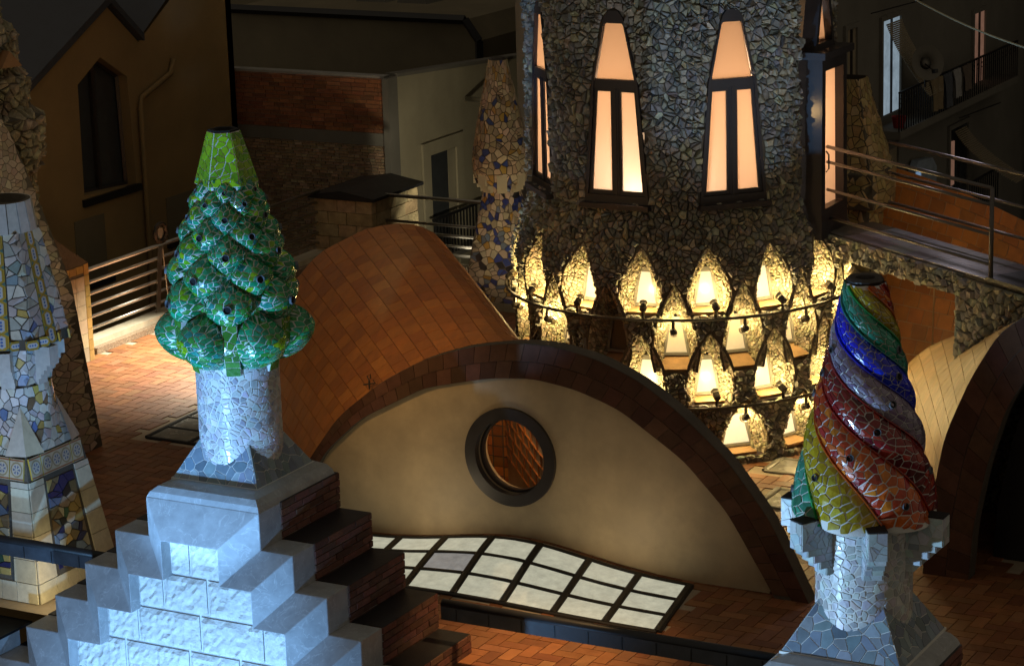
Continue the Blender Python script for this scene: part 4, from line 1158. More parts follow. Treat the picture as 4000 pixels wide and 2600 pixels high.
# lobed cap
ZR = [3.42, 3.83, 4.22, 4.525, 4.775, 4.98, 5.17, 5.325, 5.455, 5.56, 5.66]
RB = [0.47, 0.60, 0.57, 0.535, 0.475, 0.43, 0.37, 0.325, 0.29, 0.27, 0.25]
WROW = [0.0]
for i in range(1, len(ZR)): WROW.append(WROW[-1]+(ZR[i]-ZR[i-1])/((RB[i]+RB[i-1])/2+0.10))
BUL = [0, 0.36, 0.245, 0.215, 0.185, 0.155, 0.135, 0.115, 0.095, 0.07, 0]
AW = 1.28   # stretch of the row axis: makes the lobes lozenge shaped
LOBES = []
for k in range(1, 10):
    for q in range(6):
        LOBES.append((k, (q*60+(30 if k % 2 else 0))*D2R-2*PI if (q*60+(30 if k % 2 else 0)) > 180 else (q*60+(30 if k % 2 else 0))*D2R))
def zw(w): return interp(w, WROW, ZR)
def wz(z): return interp(z, ZR, WROW)
def lobe_poly(k, th):
    c = (th, WROW[k]*AW); nb = []
    for dk in (-2, -1, 0, 1, 2):
        kk = k+dk
        if kk < 0 or kk >= len(WROW): 
            if kk < 0: continue
        ww = WROW[min(max(kk, 0), len(WROW)-1)]+max(0, kk-len(WROW)+1)*0.3
        par = dk % 2
        for s in (-1, 0, 1):
            ang = th+(s*60+(30 if par else 0))*D2R*1.0
            if par: ang = th+(s*60+30)*D2R
            if dk == 0 and s == 0: continue
            nb.append((ang, ww*AW))
    if k == 1:
        nb = [p for p in nb if p[1] > c[1]-1e-6]; 
    poly = [(c[0]-1, c[1]-1), (c[0]+1, c[1]-1), (c[0]+1, c[1]+1), (c[0]-1, c[1]+1)]
    for p in nb:
        d = (p[0]-c[0], p[1]-c[1]); l = math.hypot(*d); n = (d[0]/l, d[1]/l); poly = clip(poly, n, n[0]*c[0]+n[1]*c[1]+l/2)
    if k == 1: poly = clip(poly, (0, -1), -(WROW[0]*AW+0.02))
    return tidy(poly, 0.001)
LP = {}
for (k, th) in LOBES: LP[(k, round(th, 4))] = lobe_poly(k, th)
def lobe_bulge(k, th, a, w):
    """height of the lobe at angle a, row coordinate w"""
    poly = LP[(k, round(th, 4))]; cx, cy = th, (WROW[k]-(0.0 if k > 1 else 0.14))*AW; g = 0.0; m = len(poly)
    px, py = a-cx, w*AW-cy
    for i in range(m):
        p, q = poly[i], poly[(i+1) % m]; e = (q[0]-p[0], q[1]-p[1]); l = math.hypot(*e) or 1; n = (e[1]/l, -e[0]/l)
        h = n[0]*(p[0]-cx)+n[1]*(p[1]-cy)
        if h > 1e-6: g += max(0, (n[0]*px+n[1]*py)/h)**6
    g = g**(1/6)
    g = max(g, math.hypot(px/(0.445 if k > 1 else 0.47), py/(0.56 if k > 1 else 0.62)))
    return BUL[k]*max(0.0, 1-g**2.0)**0.5*0.92
def cap_r(a, z, k=None, th=None):
    w = wz(z); base = interp(z, ZR, RB)
    if k is None:
        best = 1e9
        for kk in range(max(1, 0), 10):
            if abs(WROW[kk]-w) > 0.75: continue
            o = 30 if kk % 2 else 0
            t0 = (round((a/D2R-o)/60)*60+o)*D2R
            d = (a-t0)**2+((WROW[kk]-w)*AW)**2
            if d < best: best = d; k = kk; th = t0
        if k is None: return base
        t1 = (th/D2R) % 360
        t1 = t1-360 if t1 > 180.01 else t1
        sh = t1*D2R-th
        return base+lobe_bulge(k, min((q for kk, q in LOBES if kk == k), key=lambda q: abs(q-t1*D2R)), a+sh, w)
    return base+lobe_bulge(k, th, a, w)
us = np.linspace(-PI, PI, 241); vs = np.linspace(3.42, 5.64, 150)
V, F = gridmesh(lambda a, z: np.array([AX[0]+(cap_r(a, z)-.006)*math.cos(a), AX[1]+(cap_r(a, z)-.006)*math.sin(a), z]), us, vs)
cap = obj('lobed_cap', V, F, M['grout'], ch, True)
GREENS = [(4, (0.012, 0.26, 0.11)), (3, (0.018, 0.36, 0.18)), (2, (0.010, 0.16, 0.06)), (2.5, (0.04, 0.28, 0.045)), (1.0, (0.018, 0.24, 0.19))]
LIMES = [(1, (0.20, 0.44, 0.010)), (1, (0.27, 0.52, 0.012)), (1, (0.13, 0.36, 0.010))]
GREENB = [(1, (0.05, 0.21, 0.02)), (1, (0.035, 0.17, 0.02)), (1, (0.06, 0.25, 0.03))]
pc = Pieces(); vl = []
for (k, th) in LOBES:
    front = math.cos(th-(-57*D2R))
    if front < -0.55: continue
    poly = LP[(k, round(th, 4))]; rad = interp(ZR[k], ZR, RB)+BUL[k]*0.6
    xs_ = [p[0] for p in poly]; ys_ = [p[1] for p in poly]
    sz = (0.085 if k == 1 else 0.074)/rad*(1.0 if k < 5 else 0.92)
    st = scatter(min(xs_), max(xs_), min(ys_), max(ys_), sz, 0.78, rnd, 0.06)
    S = lambda u, v, k=k, th=th: (lambda z: (lambda r: np.array([AX[0]+r*math.cos(u), AX[1]+r*math.sin(u), z]))(cap_r(u, z, k, th)))(zw(v/AW))
    cells = voronoi(st, len(st), 0.0125/rad, poly, 0.6, 18)
    lim_a = rnd.uniform(0, 6.28); cx_, cy_ = th, WROW[k]*AW
    def colf(u, v):
        d = math.hypot(u-cx_, v-cy_)
        if k == 1:
            sgn = 1 if math.sin(th+57*D2R) > 0 else -1
            if math.hypot(u-(cx_+sgn*0.20), v-(cy_-0.12)) < 0.17: return pick(LIMES)
        elif rnd.random() < 0.085: return pick(LIMES)
        return pick(GREENS)
    cover(pc, S, cells, 0.0042, colf, 1, dome=0.001, hv=0.15)
    if k > 1:
        v = (WROW[k]-0.02)*AW; p = S(th, v); n = surf_normal(S, th, v); vl.append((p, n, [0, 0, .050, .048, .044, .040, .036, .031, .027, .024][k]))
pc.emit('green_shard', M['glaze'], cap, 300, 'green_shards')
vents(cap, vl)
# flat ribs between the lowest lobes
pc = Pieces()
for q in range(6):
    a = q*60*D2R
    if math.cos(a+57*D2R) < -0.2: continue
    n = np.array([math.cos(a), math.sin(a), 0]); tt = np.array([-n[1], n[0], 0]); c0 = np.array([AX[0], AX[1], 0])
    prof = [(3.36, .50), (3.47, .53), (3.56, .60), (3.70, .70), (4.00, .70)]
    w = 0.085; m = MB(); V = []
    for (z, r) in prof: V += [c0+n*r+tt*w+(0, 0, z), c0+n*r-tt*w+(0, 0, z), c0+n*(r-.3)-tt*w+(0, 0, z), c0+n*(r-.3)+tt*w+(0, 0, z)]
    F = []
    for i in range(len(prof)-1):
        for s in range(4): F.append((4*i+s, 4*i+(s+1) % 4, 4*i+4+(s+1) % 4, 4*i+4+s))
    F += [(0, 1, 2, 3), (16, 17, 18, 19)]
    m.add(V, F); rb = m.build('rib', M['grout'], cap)
    def S(u, z): r = interp(z, [p[0] for p in prof], [p[1] for p in prof]); return c0+n*r+tt*u+np.array([0, 0, z])
    for (za, zb_) in ((3.36, 3.47), (3.47, 3.56)):
        cover(pc, S, [[(-w+.005, za+.006), (w-.005, za+.006), (w-.005, zb_-.006), (-w+.005, zb_-.006)]], .008, lambda u, v: pick(GREENB))
    st = scatter(-w, w, 3.56, 4.0, .085, .9)
    cover(pc, S, voronoi(st, len(st), .011, [(-w, 3.56), (w, 3.56), (w, 4.0), (-w, 4.0)], .2, 14), .008, lambda u, v: pick(GREENB))
pc.emit('rib_shard', M['glaze'], cap, 120)
# lime six-sided cone on top
zc0, zc1, rc0, rc1 = 5.50, 6.09, 0.36, 0.185
V = []; F = []
for z, r in ((zc0, rc0), (zc1, rc1), (zc1, rc1*.72), (zc1-.15, rc1*.65)):
    for k in range(6): a = (30+60*k)*D2R; V.append((AX[0]+r*math.cos(a), AX[1]+r*math.sin(a), z))
for i in range(3):
    for k in range(6): F.append((6*i+k, 6*i+(k+1) % 6, 6*i+6+(k+1) % 6, 6*i+6+k))
F.append((18, 19, 20, 21, 22, 23))
tip = obj('cone_top', V, F, M['grout'], ch); pc = Pieces()
for k in range(6):
    A, B, C, Dd = (np.array(V[i]) for i in (k, (k+1) % 6, 6+(k+1) % 6, 6+k))
    nn = np.cross(B-A, Dd-A); nn /= np.linalg.norm(nn); mid = (A+B)/2-np.array([*AX, zc0]); 
    if nn@mid < 0: nn = -nn
    wA, wC = np.linalg.norm(B-A), np.linalg.norm(C-Dd); e = (B-A)/wA; f = ((C+Dd)-(A+B))/2; fl = np.linalg.norm(f); f = f/fl; c0 = (A+B)/2
    quad = [(-wA/2, 0), (wA/2, 0), (wC/2, fl), (-wC/2, fl)]
    st = scatter(-wA/2, wA/2, 0, fl, .088, .95)
    for poly in voronoi(st, len(st), .012, quad, .3, 16):
        if poly: pc.plate([c0+e*u+f*v for u, v in poly], nn, .008, pick(LIMES if True else GREENB), .01)
pc.emit('lime_shard', M['glaze'], tip, 140)
MB().lathe((AX[0], AX[1], zc1+.002), [(rc1*.98, 0), (rc1*.95, .02), (rc1*.70, .02), (rc1*.62, -.02), (0, -.02)], 6, 30*D2R, 390*D2R).build('rim', M['hole'], tip)

# ------------------------------------------------------------------ spiral chimney on the right
AX2 = np.array([5.07, -3.6]); Z2 = 1.2
sc_ = thing('mosaic_chimney', (AX2[0], AX2[1], Z2), 'chimney with a twisted cone of rainbow glass bands on stepped white brackets', 'chimney', 'mosaic chimneys')
pyramid(sc_, AX2, Z2, 0.65, 1.12, .49, SLATE, 130, 0.135)
SILVER = [(4, (0.50, 0.51, 0.51)), (3, (0.57, 0.57, 0.57)), (2, (0.42, 0.43, 0.45)), (1, (0.36, 0.365, 0.39))]
sh2 = shaft(sc_, AX2, Z2+.1, 2.63, 0.49, SILVER, 0.085, 300, -66, 115, 'silver_shard')
# six stepped brackets
pc = Pieces(); PALE = [(1, (0.44, 0.50, 0.52)), (1, (0.50, 0.55, 0.57)), (1, (0.40, 0.47, 0.50))]
for q in range(6):
    a = q*60*D2R; n = np.array([math.cos(a), math.sin(a), 0]); tt = np.array([-n[1], n[0], 0]); c0 = np.array([AX2[0], AX2[1], 0])
    steps = [(2.655, 2.36, .87), (2.36, 2.29, .80), (2.29, 2.21, .72), (2.21, 2.13, .64), (2.13, 2.05, .56)]
    w = 0.095; m = MB()
    pr = []
    for (za, zb_, r) in steps: pr += [(r, za), (r, zb_)]
    pr += [(0.3, 2.05), (0.3, 2.655)]
    k = len(pr); V = [c0+n*r+tt*w+(0, 0, z) for r, z in pr]+[c0+n*r-tt*w+(0, 0, z) for r, z in pr]
    F = [tuple(range(k))]+[tuple(range(2*k-1, k-1, -1))]+[(i, (i+1) % k, k+(i+1) % k, k+i) for i in range(k)]
    m.add(V, F); bk = m.build('bracket', M['grout'], sc_)
    MB().obox(c0+n*.62+(0, 0, 2.662), n*.255, tt*(w+.004), (0, 0, .006)).build('unlit_bracket_top', M['hole'], bk)  # unlit upper face put in as a near-black cap
    if math.cos(a+66*D2R) < -0.6: continue
    P = Pieces()
    for i, (za, zb_, r) in enumerate(steps):
        # front face and both cheeks
        st = scatter(-w, w, zb_, za, .10, .9); fr = lambda u, z, r=r: c0+n*r+tt*u+np.array([0, 0, z])
        for poly in voronoi(st, len(st), .008, [(-w, zb_), (w, zb_), (w, za), (-w, za)], .3, 14):
            if poly: P.plate([fr(*p) for p in poly], n, .007, pick(PALE), .008)
        for sg in (-1, 1):
            st = scatter(.45, r, zb_, za, .11, .9)
            for poly in voronoi(st, len(st), .008, [(.45, zb_), (r, zb_), (r, za), (.45, za)], .3, 14):
                if poly: P.plate([c0+n*u+tt*(w*sg)+np.array([0, 0, v]) for u, v in poly], tt*sg, .007, pick(PALE), .008)
    P.emit('bracket_shard', M['satin'], bk, 60)
# twisted cone
ZS = [2.60, 3.2, 3.9, 4.57, 5.02]; RS = [0.65, 0.565, 0.415, 0.275, 0.175]
NB = 6
def sr(z): return interp(z, ZS, RS)
zt_ = np.linspace(2.5, 5.1, 261); dth = np.array([interp(z, [2.5, 2.8, 3.1, 3.4, 3.7, 4.0, 4.6, 5.0], [0.9, 1.0, 1.65, 2.3, 2.75, 3.1, 3.7, 4.8]) for z in zt_]); TH = np.r_[0, np.cumsum((dth[1:]+dth[:-1])/2*(zt_[1]-zt_[0]))]
def tw(z): return interp(z, zt_, TH)
PH0 = (-69*D2R+tw(3.24))     # the orange band faces the street at this height
def band_phase(a, z): return NB*(a+tw(z)-PH0)/(2*PI)
def spiral_r(f, z):
    return sr(z)*(1+0.17*max(0.0, math.sin(PI*f))**0.8)
BANDC = {0: [(3, (0.50, 0.10, 0.012)), (3, (0.36, 0.040, 0.012)), (2, (0.60, 0.19, 0.02)), (1, (0.28, 0.016, 0.016))],
 1: [(3, (0.20, 0.012, 0.014)), (2, (0.14, 0.010, 0.020)), (1, (0.32, 0.03, 0.016)), (1, (0.08, 0.006, 0.012))],
 2: [(3, (0.23, 0.18, 0.27)), (2, (0.17, 0.13, 0.22)), (2, (0.30, 0.26, 0.34))],
 3: [(3, (0.010, 0.018, 0.62)), (2, (0.012, 0.03, 0.45)), (1, (0.02, 0.05, 0.75))],
 4: [(3, (0.030, 0.24, 0.16)), (2, (0.05, 0.30, 0.22)), (1, (0.02, 0.17, 0.10))],
 5: [(3, (0.36, 0.27, 0.010)), (2, (0.27, 0.20, 0.008)), (1, (0.42, 0.34, 0.03))]}
# band index b: phase in [b-0.5, b+0.5]
us = np.linspace(-PI, PI, 220); vs = np.linspace(2.58, 5.0, 90)
def Sp(a, z, off=0.0):
    f = (band_phase(a, z)+0.5) % 1.0; r = spiral_r(f, z)+off
    return np.array([AX2[0]+r*math.cos(a), AX2[1]+r*math.sin(a), z])
V, F = gridmesh(lambda a, z: Sp(a, z, -.006), us, vs); con = obj('twisted_cone', V, F, M['grout'], sc_, True)
pcn = {}; vl = []
zb_t = np.linspace(2.30, 5.25, 240)
def rate(z): return interp(z, zt_, dth)
arc_t = np.r_[0, np.cumsum([math.hypot(1, sr(z)*rate(z))*(zb_t[1]-zb_t[0]) for z in zb_t[1:]])]
w0 = 0.42; L = float(arc_t[-1])
for b in range(NB):
    pc = Pieces(); pcn[b] = pc
    def S(u, v, b=b):
        f = min(0.999, max(0.001, u/w0)); zc_ = interp(v, arc_t, zb_t); q = sr(zc_)*rate(zc_); Wp = 2*PI*sr(zc_)/NB/math.hypot(1, q)
        z = zc_+(u-w0/2)*Wp/w0*q/math.hypot(1, q); z = min(5.0, max(2.60, z))
        a = 2*PI*(b+f-0.5)/NB+PH0-tw(z); r = spiral_r(f, z)
        return np.array([AX2[0]+r*math.cos(a), AX2[1]+r*math.sin(a), z])
    st = scatter(0, w0, 0, L, .088, .80, rnd, .08)
    rect = [(0.006, 0), (w0-.006, 0), (w0-.006, L), (0.006, L)]
    for poly in voronoi(st, len(st), .0125, rect, .3, 16):
        if not poly: continue
        cu = sum(p[0] for p in poly)/len(poly); cv = sum(p[1] for p in poly)/len(poly)
        c = S(cu, cv)
        if c[2] < 2.61 or c[2] > 4.99: continue
        if (c[:2]-AX2)@(CAM[:2]-AX2) < -0.5*np.linalg.norm(c[:2]-AX2)*np.linalg.norm(CAM[:2]-AX2): continue
        n = surf_normal(S, cu, cv); rad = np.array([*(c[:2]-AX2), 0])
        if n@rad < 0: n = -n
        pc.plate([S(*p) for p in poly], n, .005, pick(BANDC[b]), .012, .002, c)
    for z in (2.85, 3.1, 3.35, 3.6, 3.85, 4.1, 4.35):
        v = interp(z, zb_t, arc_t); c = S(w0*.5, v)
        n = surf_normal(S, w0*.5, v); rad = np.array([*(c[:2]-AX2), 0]); n = n if n@rad > 0 else -n
        if n[:2]@(CAM[:2]-c[:2]) > 0 and (b+int(z*20)) % 2: vl.append((c, n, 0.040))
    pc.emit('glass_shard', M['glaze'], con, 62, 'glass_shards')
vents(con, vl[:14])
# raised glass edge of every band
EDGE = {0: (0.5, 0.1, .01), 1: (.3, .02, .01), 2: (.3, .02, .02), 3: (.01, .02, .5), 4: (.02, .2, .2), 5: (.01, .3, .08)}
for b in range(NB):
    V = []; F = []; zz = np.linspace(2.6, 4.99, 60); cols = []
    for z in zz:
        a = 2*PI*(b-0.5)/NB+PH0-tw(z); r = sr(z); d = np.array([math.cos(a), math.sin(a), 0]); tt = np.array([-d[1], d[0], 0])
        c = np.array([AX2[0], AX2[1], z])
        V += [c+d*(r-.01)-tt*.010, c+d*(r+.040)-tt*.008, c+d*(r+.040)+tt*.008, c+d*(r-.01)+tt*.010]
    for i in range(len(zz)-1):
        for s in range(3): F.append((4*i+s, 4*i+s+1, 4*i+5+s, 4*i+4+s))
    obj('band_edge', V, F, M['glaze'], con, cols=[EDGE[b]]*len(F))
MB().lathe((AX2[0], AX2[1], 5.0), [(.17, -.02), (.19, .03), (.17, .055), (.10, .05), (.08, -.05), (0, -.05)], 18).build('cap_rim', M['darkpaint'], con)

# ------------------------------------------------------------------ white and yellow tiled chimney on the left
AX3 = np.array([-6.46, -2.97])
ob = thing('mosaic_chimney', (AX3[0], AX3[1], 0), 'tall broken-tile chimney with yellow ribbon stripes at the left edge', 'chimney', 'mosaic chimneys')
def sq_r(a, half, rnd_):
    """radius of a square of half side turned to a circle by rnd_"""
    c = max(abs(math.cos(a)), abs(math.sin(a))); return half*((1-rnd_)/c+rnd_*1.08)
O3Z = [0, 1.7, 2.25, 2.6]; O3H = [0.80, 0.55, 0.44, 0.41]
def S3(a, z):
    if z < 2.62: h = interp(z, O3Z, O3H); r = sq_r(a, h, sstep(1.6, 2.5, z))
    else: r = interp(z, [2.62, 3.1, 3.12, 4.55], [.42, .44, .68, .41]); r = r/ max(math.cos(((a/D2R+30) % 60-30)*D2R), .5)*0.955
    return np.array([AX3[0]+r*math.cos(a), AX3[1]+r*math.sin(a), z])
V, F = gridmesh(lambda a, z: S3(a, z)-np.array([math.cos(a), math.sin(a), 0])*.006, np.linspace(-PI, PI, 121), [0, .4, .8, 1.2, 1.6, 1.7, 1.9, 2.1, 2.3, 2.5, 2.62, 2.8, 3.0, 3.1, 3.13, 3.5, 4.0, 4.56])
ob_b = obj('tiled_body', V, F, M['darkgrout'], ob)
OBP = [(10, (0.58, 0.55, 0.50)), (5, (0.48, 0.46, 0.43)), (.8, (0.30, 0.38, 0.48)), (.6, (0.13, 0.20, 0.38)), (.8, (0.25, 0.35, 0.30)), (1.0, (0.45, 0.34, 0.09)), (.6, (0.20, 0.13, 0.07))]
DARKP = [(3, (0.02, 0.025, 0.10)), (2, (0.012, 0.014, 0.018)), (3, (0.40, 0.30, 0.10)), (3, (0.42, 0.38, 0.28)), (2, (0.18, 0.13, 0.07)), (2, (0.14, 0.20, 0.30)), (1, (0.03, 0.10, 0.06)), (1, (0.20, 0.17, 0.12))]
pc = Pieces()
def zone(a0, a1, z0, z1, size, pal, h=.009, gap=.012):
    k = 0.55
    S = lambda u, v: S3(u/k, v)
    st = scatter(a0*D2R*k, a1*D2R*k, z0, z1, size, .85)
    b_ = [(a0*D2R*k, z0), (a1*D2R*k, z0), (a1*D2R*k, z1), (a0*D2R*k, z1)]
    for poly in voronoi(st, len(st), gap, b_, size*2, 18):
        if not poly: continue
        cu = sum(p[0] for p in poly)/len(poly); cv = sum(p[1] for p in poly)/len(poly); n = surf_normal(S, cu, cv); 
        rad = np.array([math.cos(cu/k), math.sin(cu/k), 0]); n = n if n@rad > 0 else -n
        pc.plate([S(*p) for p in poly], n, h*(1+.8*rnd.random()), pick(pal), .012, 0, S(cu, cv))
# upper cone between the stripes, at multiples of 60 degrees
for q in range(-3, 2):
    zone(q*60+10, q*60+50, 3.26, 4.54, .125, OBP)
zone(-165, 45, 1.78, 2.60, .125, OBP); zone(-165, 45, 2.62, 3.10, .12, OBP)
# foot: dark mosaic inside white tile borders
for f0 in (-90, 0):
    zone(f0-24, f0+24, .30, 1.42, .125, DARKP)
pc.emit('shard', M['satin'], ob_b, 260, 'shards')
# white border tiles of the foot
pc = Pieces()
for f0 in (-90, 0, -180):
    for (da, db) in ((-44.6, -28), (28, 44.6)):
        for k in range(5):
            za, zb_ = .24+k*.29, .24+(k+1)*.29
            za, zb_ = za+.004, min(zb_, 1.48)-.004
            if zb_-za < .05: continue
            ring = [S3((f0+da)*D2R, za), S3((f0+db)*D2R, za), S3((f0+db)*D2R, zb_), S3((f0+da)*D2R, zb_)]
            n = np.array([math.cos(f0*D2R), math.sin(f0*D2R), .15]); pc.plate(ring, n/np.linalg.norm(n), .014, vary((0.62, 0.56, 0.42), .08), .015)
    for k in range(6):
        a0_, a1_ = -44.6+k*14.9, -44.6+(k+1)*14.9-.5
        ring = [S3((f0+a0_)*D2R, .0), S3((f0+a1_)*D2R, .0), S3((f0+a1_)*D2R, .235), S3((f0+a0_)*D2R, .235)]
        n = np.array([math.cos(f0*D2R), math.sin(f0*D2R), .15]); pc.plate(ring, n/np.linalg.norm(n), .014, vary((0.64, 0.58, 0.44), .08), .015)
pc.emit('border_tile', M['satin'], ob_b, 120)
# patterned tiles: drawn as inlays on each tile
def ribbon_tile(c, ex, ey, n, w, h, parent, kind=0):
    V = []; F = []; C = []
    def add(poly, z, col):
        b = len(V); V.extend([c+ex*u*w+ey*v*h+n*z for u, v in poly]); F.append(tuple(range(b, b+len(poly)))); C.append(col)
    Y, Wt, B, G = (0.50, 0.33, 0.045), (0.56, 0.57, 0.58), (0.05, 0.16, 0.46), (0.10, 0.22, 0.20)
    b = len(V); V.extend([c+ex*u*w+ey*v*h+n*z for z in (-.012, .012) for u, v in ((-.5, -.5), (.5, -.5), (.5, .5), (-.5, .5))])
    for f in ((0, 1, 5, 4), (1, 2, 6, 5), (2, 3, 7, 6), (3, 0, 4, 7)): F.append(tuple(b+i for i in f)); C.append(Y)
    F.append((b+4, b+5, b+6, b+7)); C.append(Y if kind == 0 else (0.48, 0.42, 0.30))
    if kind == 0:
        add([(-.26, -.30), (0, -.42), (.26, -.30), (.26, .30), (0, .42), (-.26, .30)], .0135, Wt)
        add([(-.5, -.5), (-.2, -.5), (-.5, -.36)], .0135, G); add([(.5, -.5), (.2, -.5), (.5, -.36)], .0135, G)
        add([(-.5, .5), (-.2, .5), (-.5, .36)], .0135, G); add([(.5, .5), (.2, .5), (.5, .36)], .0135, G)
        for v in (-.2, 0, .2): add([(.105*math.cos(a)*1.0, v+.07*math.sin(a)) for a in np.linspace(0, 2*PI, 9)[:-1]], .015, B)
        add([(-.40, -.34), (-.34, -.34), (-.34, .34), (-.40, .34)], .0135, (0.30, 0.20, 0.03)); add([(.34, -.34), (.40, -.34), (.40, .34), (.34, .34)], .0135, (0.30, 0.20, 0.03))
    else:
        add([(.44*math.cos(a), .36*math.sin(a)) for a in np.linspace(0, 2*PI, 15)[:-1]], .0135, (0.30, 0.23, 0.12))
        add([(.35*math.cos(a), .29*math.sin(a)) for a in np.linspace(0, 2*PI, 15)[:-1]], .0145, (0.50, 0.45, 0.36))
        for k in range(6): a0_ = k*PI/3; add([(.06*math.cos(a0_), .05*math.sin(a0_)), (.27*math.cos(a0_-.3), .22*math.sin(a0_-.3)), (.27*math.cos(a0_+.3), .22*math.sin(a0_+.3))], .0155, (0.10, 0.13, 0.22))
        add([(-.5, .40), (.5, .40), (.5, .47), (-.5, .47)], .0135, (0.30, 0.12, 0.05)); add([(-.5, -.47), (.5, -.47), (.5, -.40), (-.5, -.40)], .0135, (0.30, 0.12, 0.05))
    obj('ribbon_tile' if kind == 0 else 'border_tile', V, F, M['satin'], parent, cols=C)
for q in range(-3, 2):
    a = q*60*D2R; tt = np.array([-math.sin(a), math.cos(a), 0])
    for k in range(7):
        zc = 3.14+.1+k*.2; A_, B_ = S3(a, zc-.1), S3(a, zc+.1); ey = (B_-A_); l = np.linalg.norm(ey); ey /= l; n = np.cross(tt, ey)
        ribbon_tile((A_+B_)/2+n*.005, tt, ey, n, interp(zc, [3.1, 4.5], [.185, .13]), l*.985, ob_b)
    # horizontal ribbon at the foot of the cone
    for k in range(3):
        am = (q*60+15+k*15)*D2R; p = S3(am, 3.19); n = np.array([math.cos(am), math.sin(am), .12]); n /= np.linalg.norm(n)
        e = np.array([-math.sin((q*60+30)*D2R), math.cos((q*60+30)*D2R), 0]); up = np.cross(n, e); up /= np.linalg.norm(up)
        ribbon_tile(p, -up if k % 2 else up, e, n, .115, .165, ob_b)
for f0 in (-90, 0):
    for k in range(5):
        am = (f0-36+k*18)*D2R; p = S3(am, 1.63); n = np.array([math.cos(f0*D2R), math.sin(f0*D2R), .15]); n /= np.linalg.norm(n); e = np.array([-math.sin(f0*D2R), math.cos(f0*D2R), 0]); up = np.cross(n, e)*-1
        up = up if up[2] > 0 else -up
        ribbon_tile(p+n*.004, e, up, n, .21, .27, ob_b, 1)
# stepped brackets under the cone and pointed tile gablets above the band
for q in range(-3, 2):
    a = (q*60)*D2R; n = np.array([math.cos(a), math.sin(a), 0]); tt = np.array([-n[1], n[0], 0]); c0 = np.array([AX3[0], AX3[1], 0]); m = MB()
    pr = [(.66, 3.10), (.66, 2.86), (.60, 2.86), (.60, 2.80), (.55, 2.80), (.55, 2.74), (.50, 2.74), (.50, 2.68), (.46, 2.68), (.46, 2.60), (.30, 2.60), (.30, 3.10)]
    k = len(pr); V = [c0+n*r+tt*.085+(0, 0, z) for r, z in pr]+[c0+n*r-tt*.085+(0, 0, z) for r, z in pr]
    obj('bracket', V, [tuple(range(k)), tuple(range(2*k-1, k-1, -1))]+[(i, (i+1) % k, k+(i+1) % k, k+i) for i in range(k)], M['satin'], ob, cols=[(.52, .50, .46)]*(k+2))
for a in (-45, -135, 45):
    ar = a*D2R; p0 = S3(ar, 1.80); n = np.array([math.cos(ar), math.sin(ar), 0]); tt = np.array([-n[1], n[0], 0]); apex = S3(ar, 2.38)+n*.01
    L_, R_ = p0+n*-.10-tt*.24, p0+n*-.10+tt*.24; rdg = p0+n*.03
    obj('gablet', [L_, rdg, R_, apex], [(0, 1, 3), (1, 2, 3)], M['satin'], ob, cols=[(.55, .50, .42), (.56, .49, .34)])
# white tile collar and opening
V = []; F = []; pc = Pieces()
for k in range(18):
    a0_, a1_ = k*20*D2R+.012, (k+1)*20*D2R-.012
    P = lambda a, r, z: np.array([AX3[0]+r*math.cos(a), AX3[1]+r*math.sin(a), z])
    am = (a0_+a1_)/2; pc.plate([P(a0_, .435, 4.53), P(a1_, .435, 4.53), P(a1_, .375, 4.90), P(a0_, .375, 4.90)], [math.cos(am), math.sin(am), .15], .010, vary((.60, .59, .57), .06), .012)
col = MB().lathe((AX3[0], AX3[1], 0), [(.432, 4.53), (.372, 4.90), (.33, 4.905), (.31, 4.8), (0, 4.8)], 36).build('collar', M['darkgrout'], ob)
pc.emit('collar_tile', M['satin'], col, 40)

# ------------------------------------------------------------------ other chimneys farther back
def cone_chimney(name, label, ax, prof, sq, pal, size, lim, cam_a=-62, span=110, matl='satin', h=.010, gap=.014, bed='darkgrout', diag=False):
    t = thing(name, (ax[0], ax[1], 0), label, 'chimney', 'mosaic chimneys')
    zs_ = [p[0] for p in prof]; rs_ = [p[1] for p in prof]; sq_ = [p[2] for p in prof]
    def S(u, v):
        r = interp(v, zs_, rs_); s = interp(v, zs_, sq_); a = u/sq
        r = sq_r(a, r, 1-s)/ (1 if s > 0 else 1.08); return np.array([ax[0]+r*math.cos(a), ax[1]+r*math.sin(a), v])
    V, F = gridmesh(lambda u, v: S(u, v)*1.0, np.linspace(-PI*sq, PI*sq, 73), np.unique(np.r_[zs_, np.linspace(zs_[0], zs_[-1], 30)])); b = obj('chimney_body', V, F, M[bed], t)
    p = Pieces(); a0, a1 = (cam_a-span)*D2R*sq, (cam_a+span)*D2R*sq
    st = scatter(a0, a1, zs_[0], zs_[-1], size, .95)
    for poly in voronoi(st, len(st), gap, [(a0, zs_[0]), (a1, zs_[0]), (a1, zs_[-1]), (a0, zs_[-1])], size*2, 18):
        if not poly: continue
        cu = sum(q[0] for q in poly)/len(poly); cv = sum(q[1] for q in poly)/len(poly); n = surf_normal(S, cu, cv); rad = np.array([math.cos(cu/sq), math.sin(cu/sq), 0]); n = n if n@rad > 0 else -n
        pl = pal(cu, cv) if callable(pal) else pal
        if matl == 'stone': p.rock([S(*q) for q in poly], n, rnd.uniform(h*.6, h*1.6), pick(pl), .03)
        else: p.plate([S(*q) for q in poly], n, h*(1+.5*rnd.random()), pick(pl), .012, 0, S(cu, cv))
    p.emit('stone' if matl == 'stone' else 'shard', M[matl], b, lim, 'stones' if matl == 'stone' else 'shards')
    return t, b, S
BLUEW = [(4, (0.42, 0.35, 0.26)), (3, (0.35, 0.29, 0.21)), (2.6, (0.03, 0.05, 0.20)), (1.5, (0.02, 0.03, 0.14)), (1, (0.34, 0.20, 0.05)), (.8, (0.12, 0.16, 0.22)), (.6, (0.015, 0.015, 0.02))]
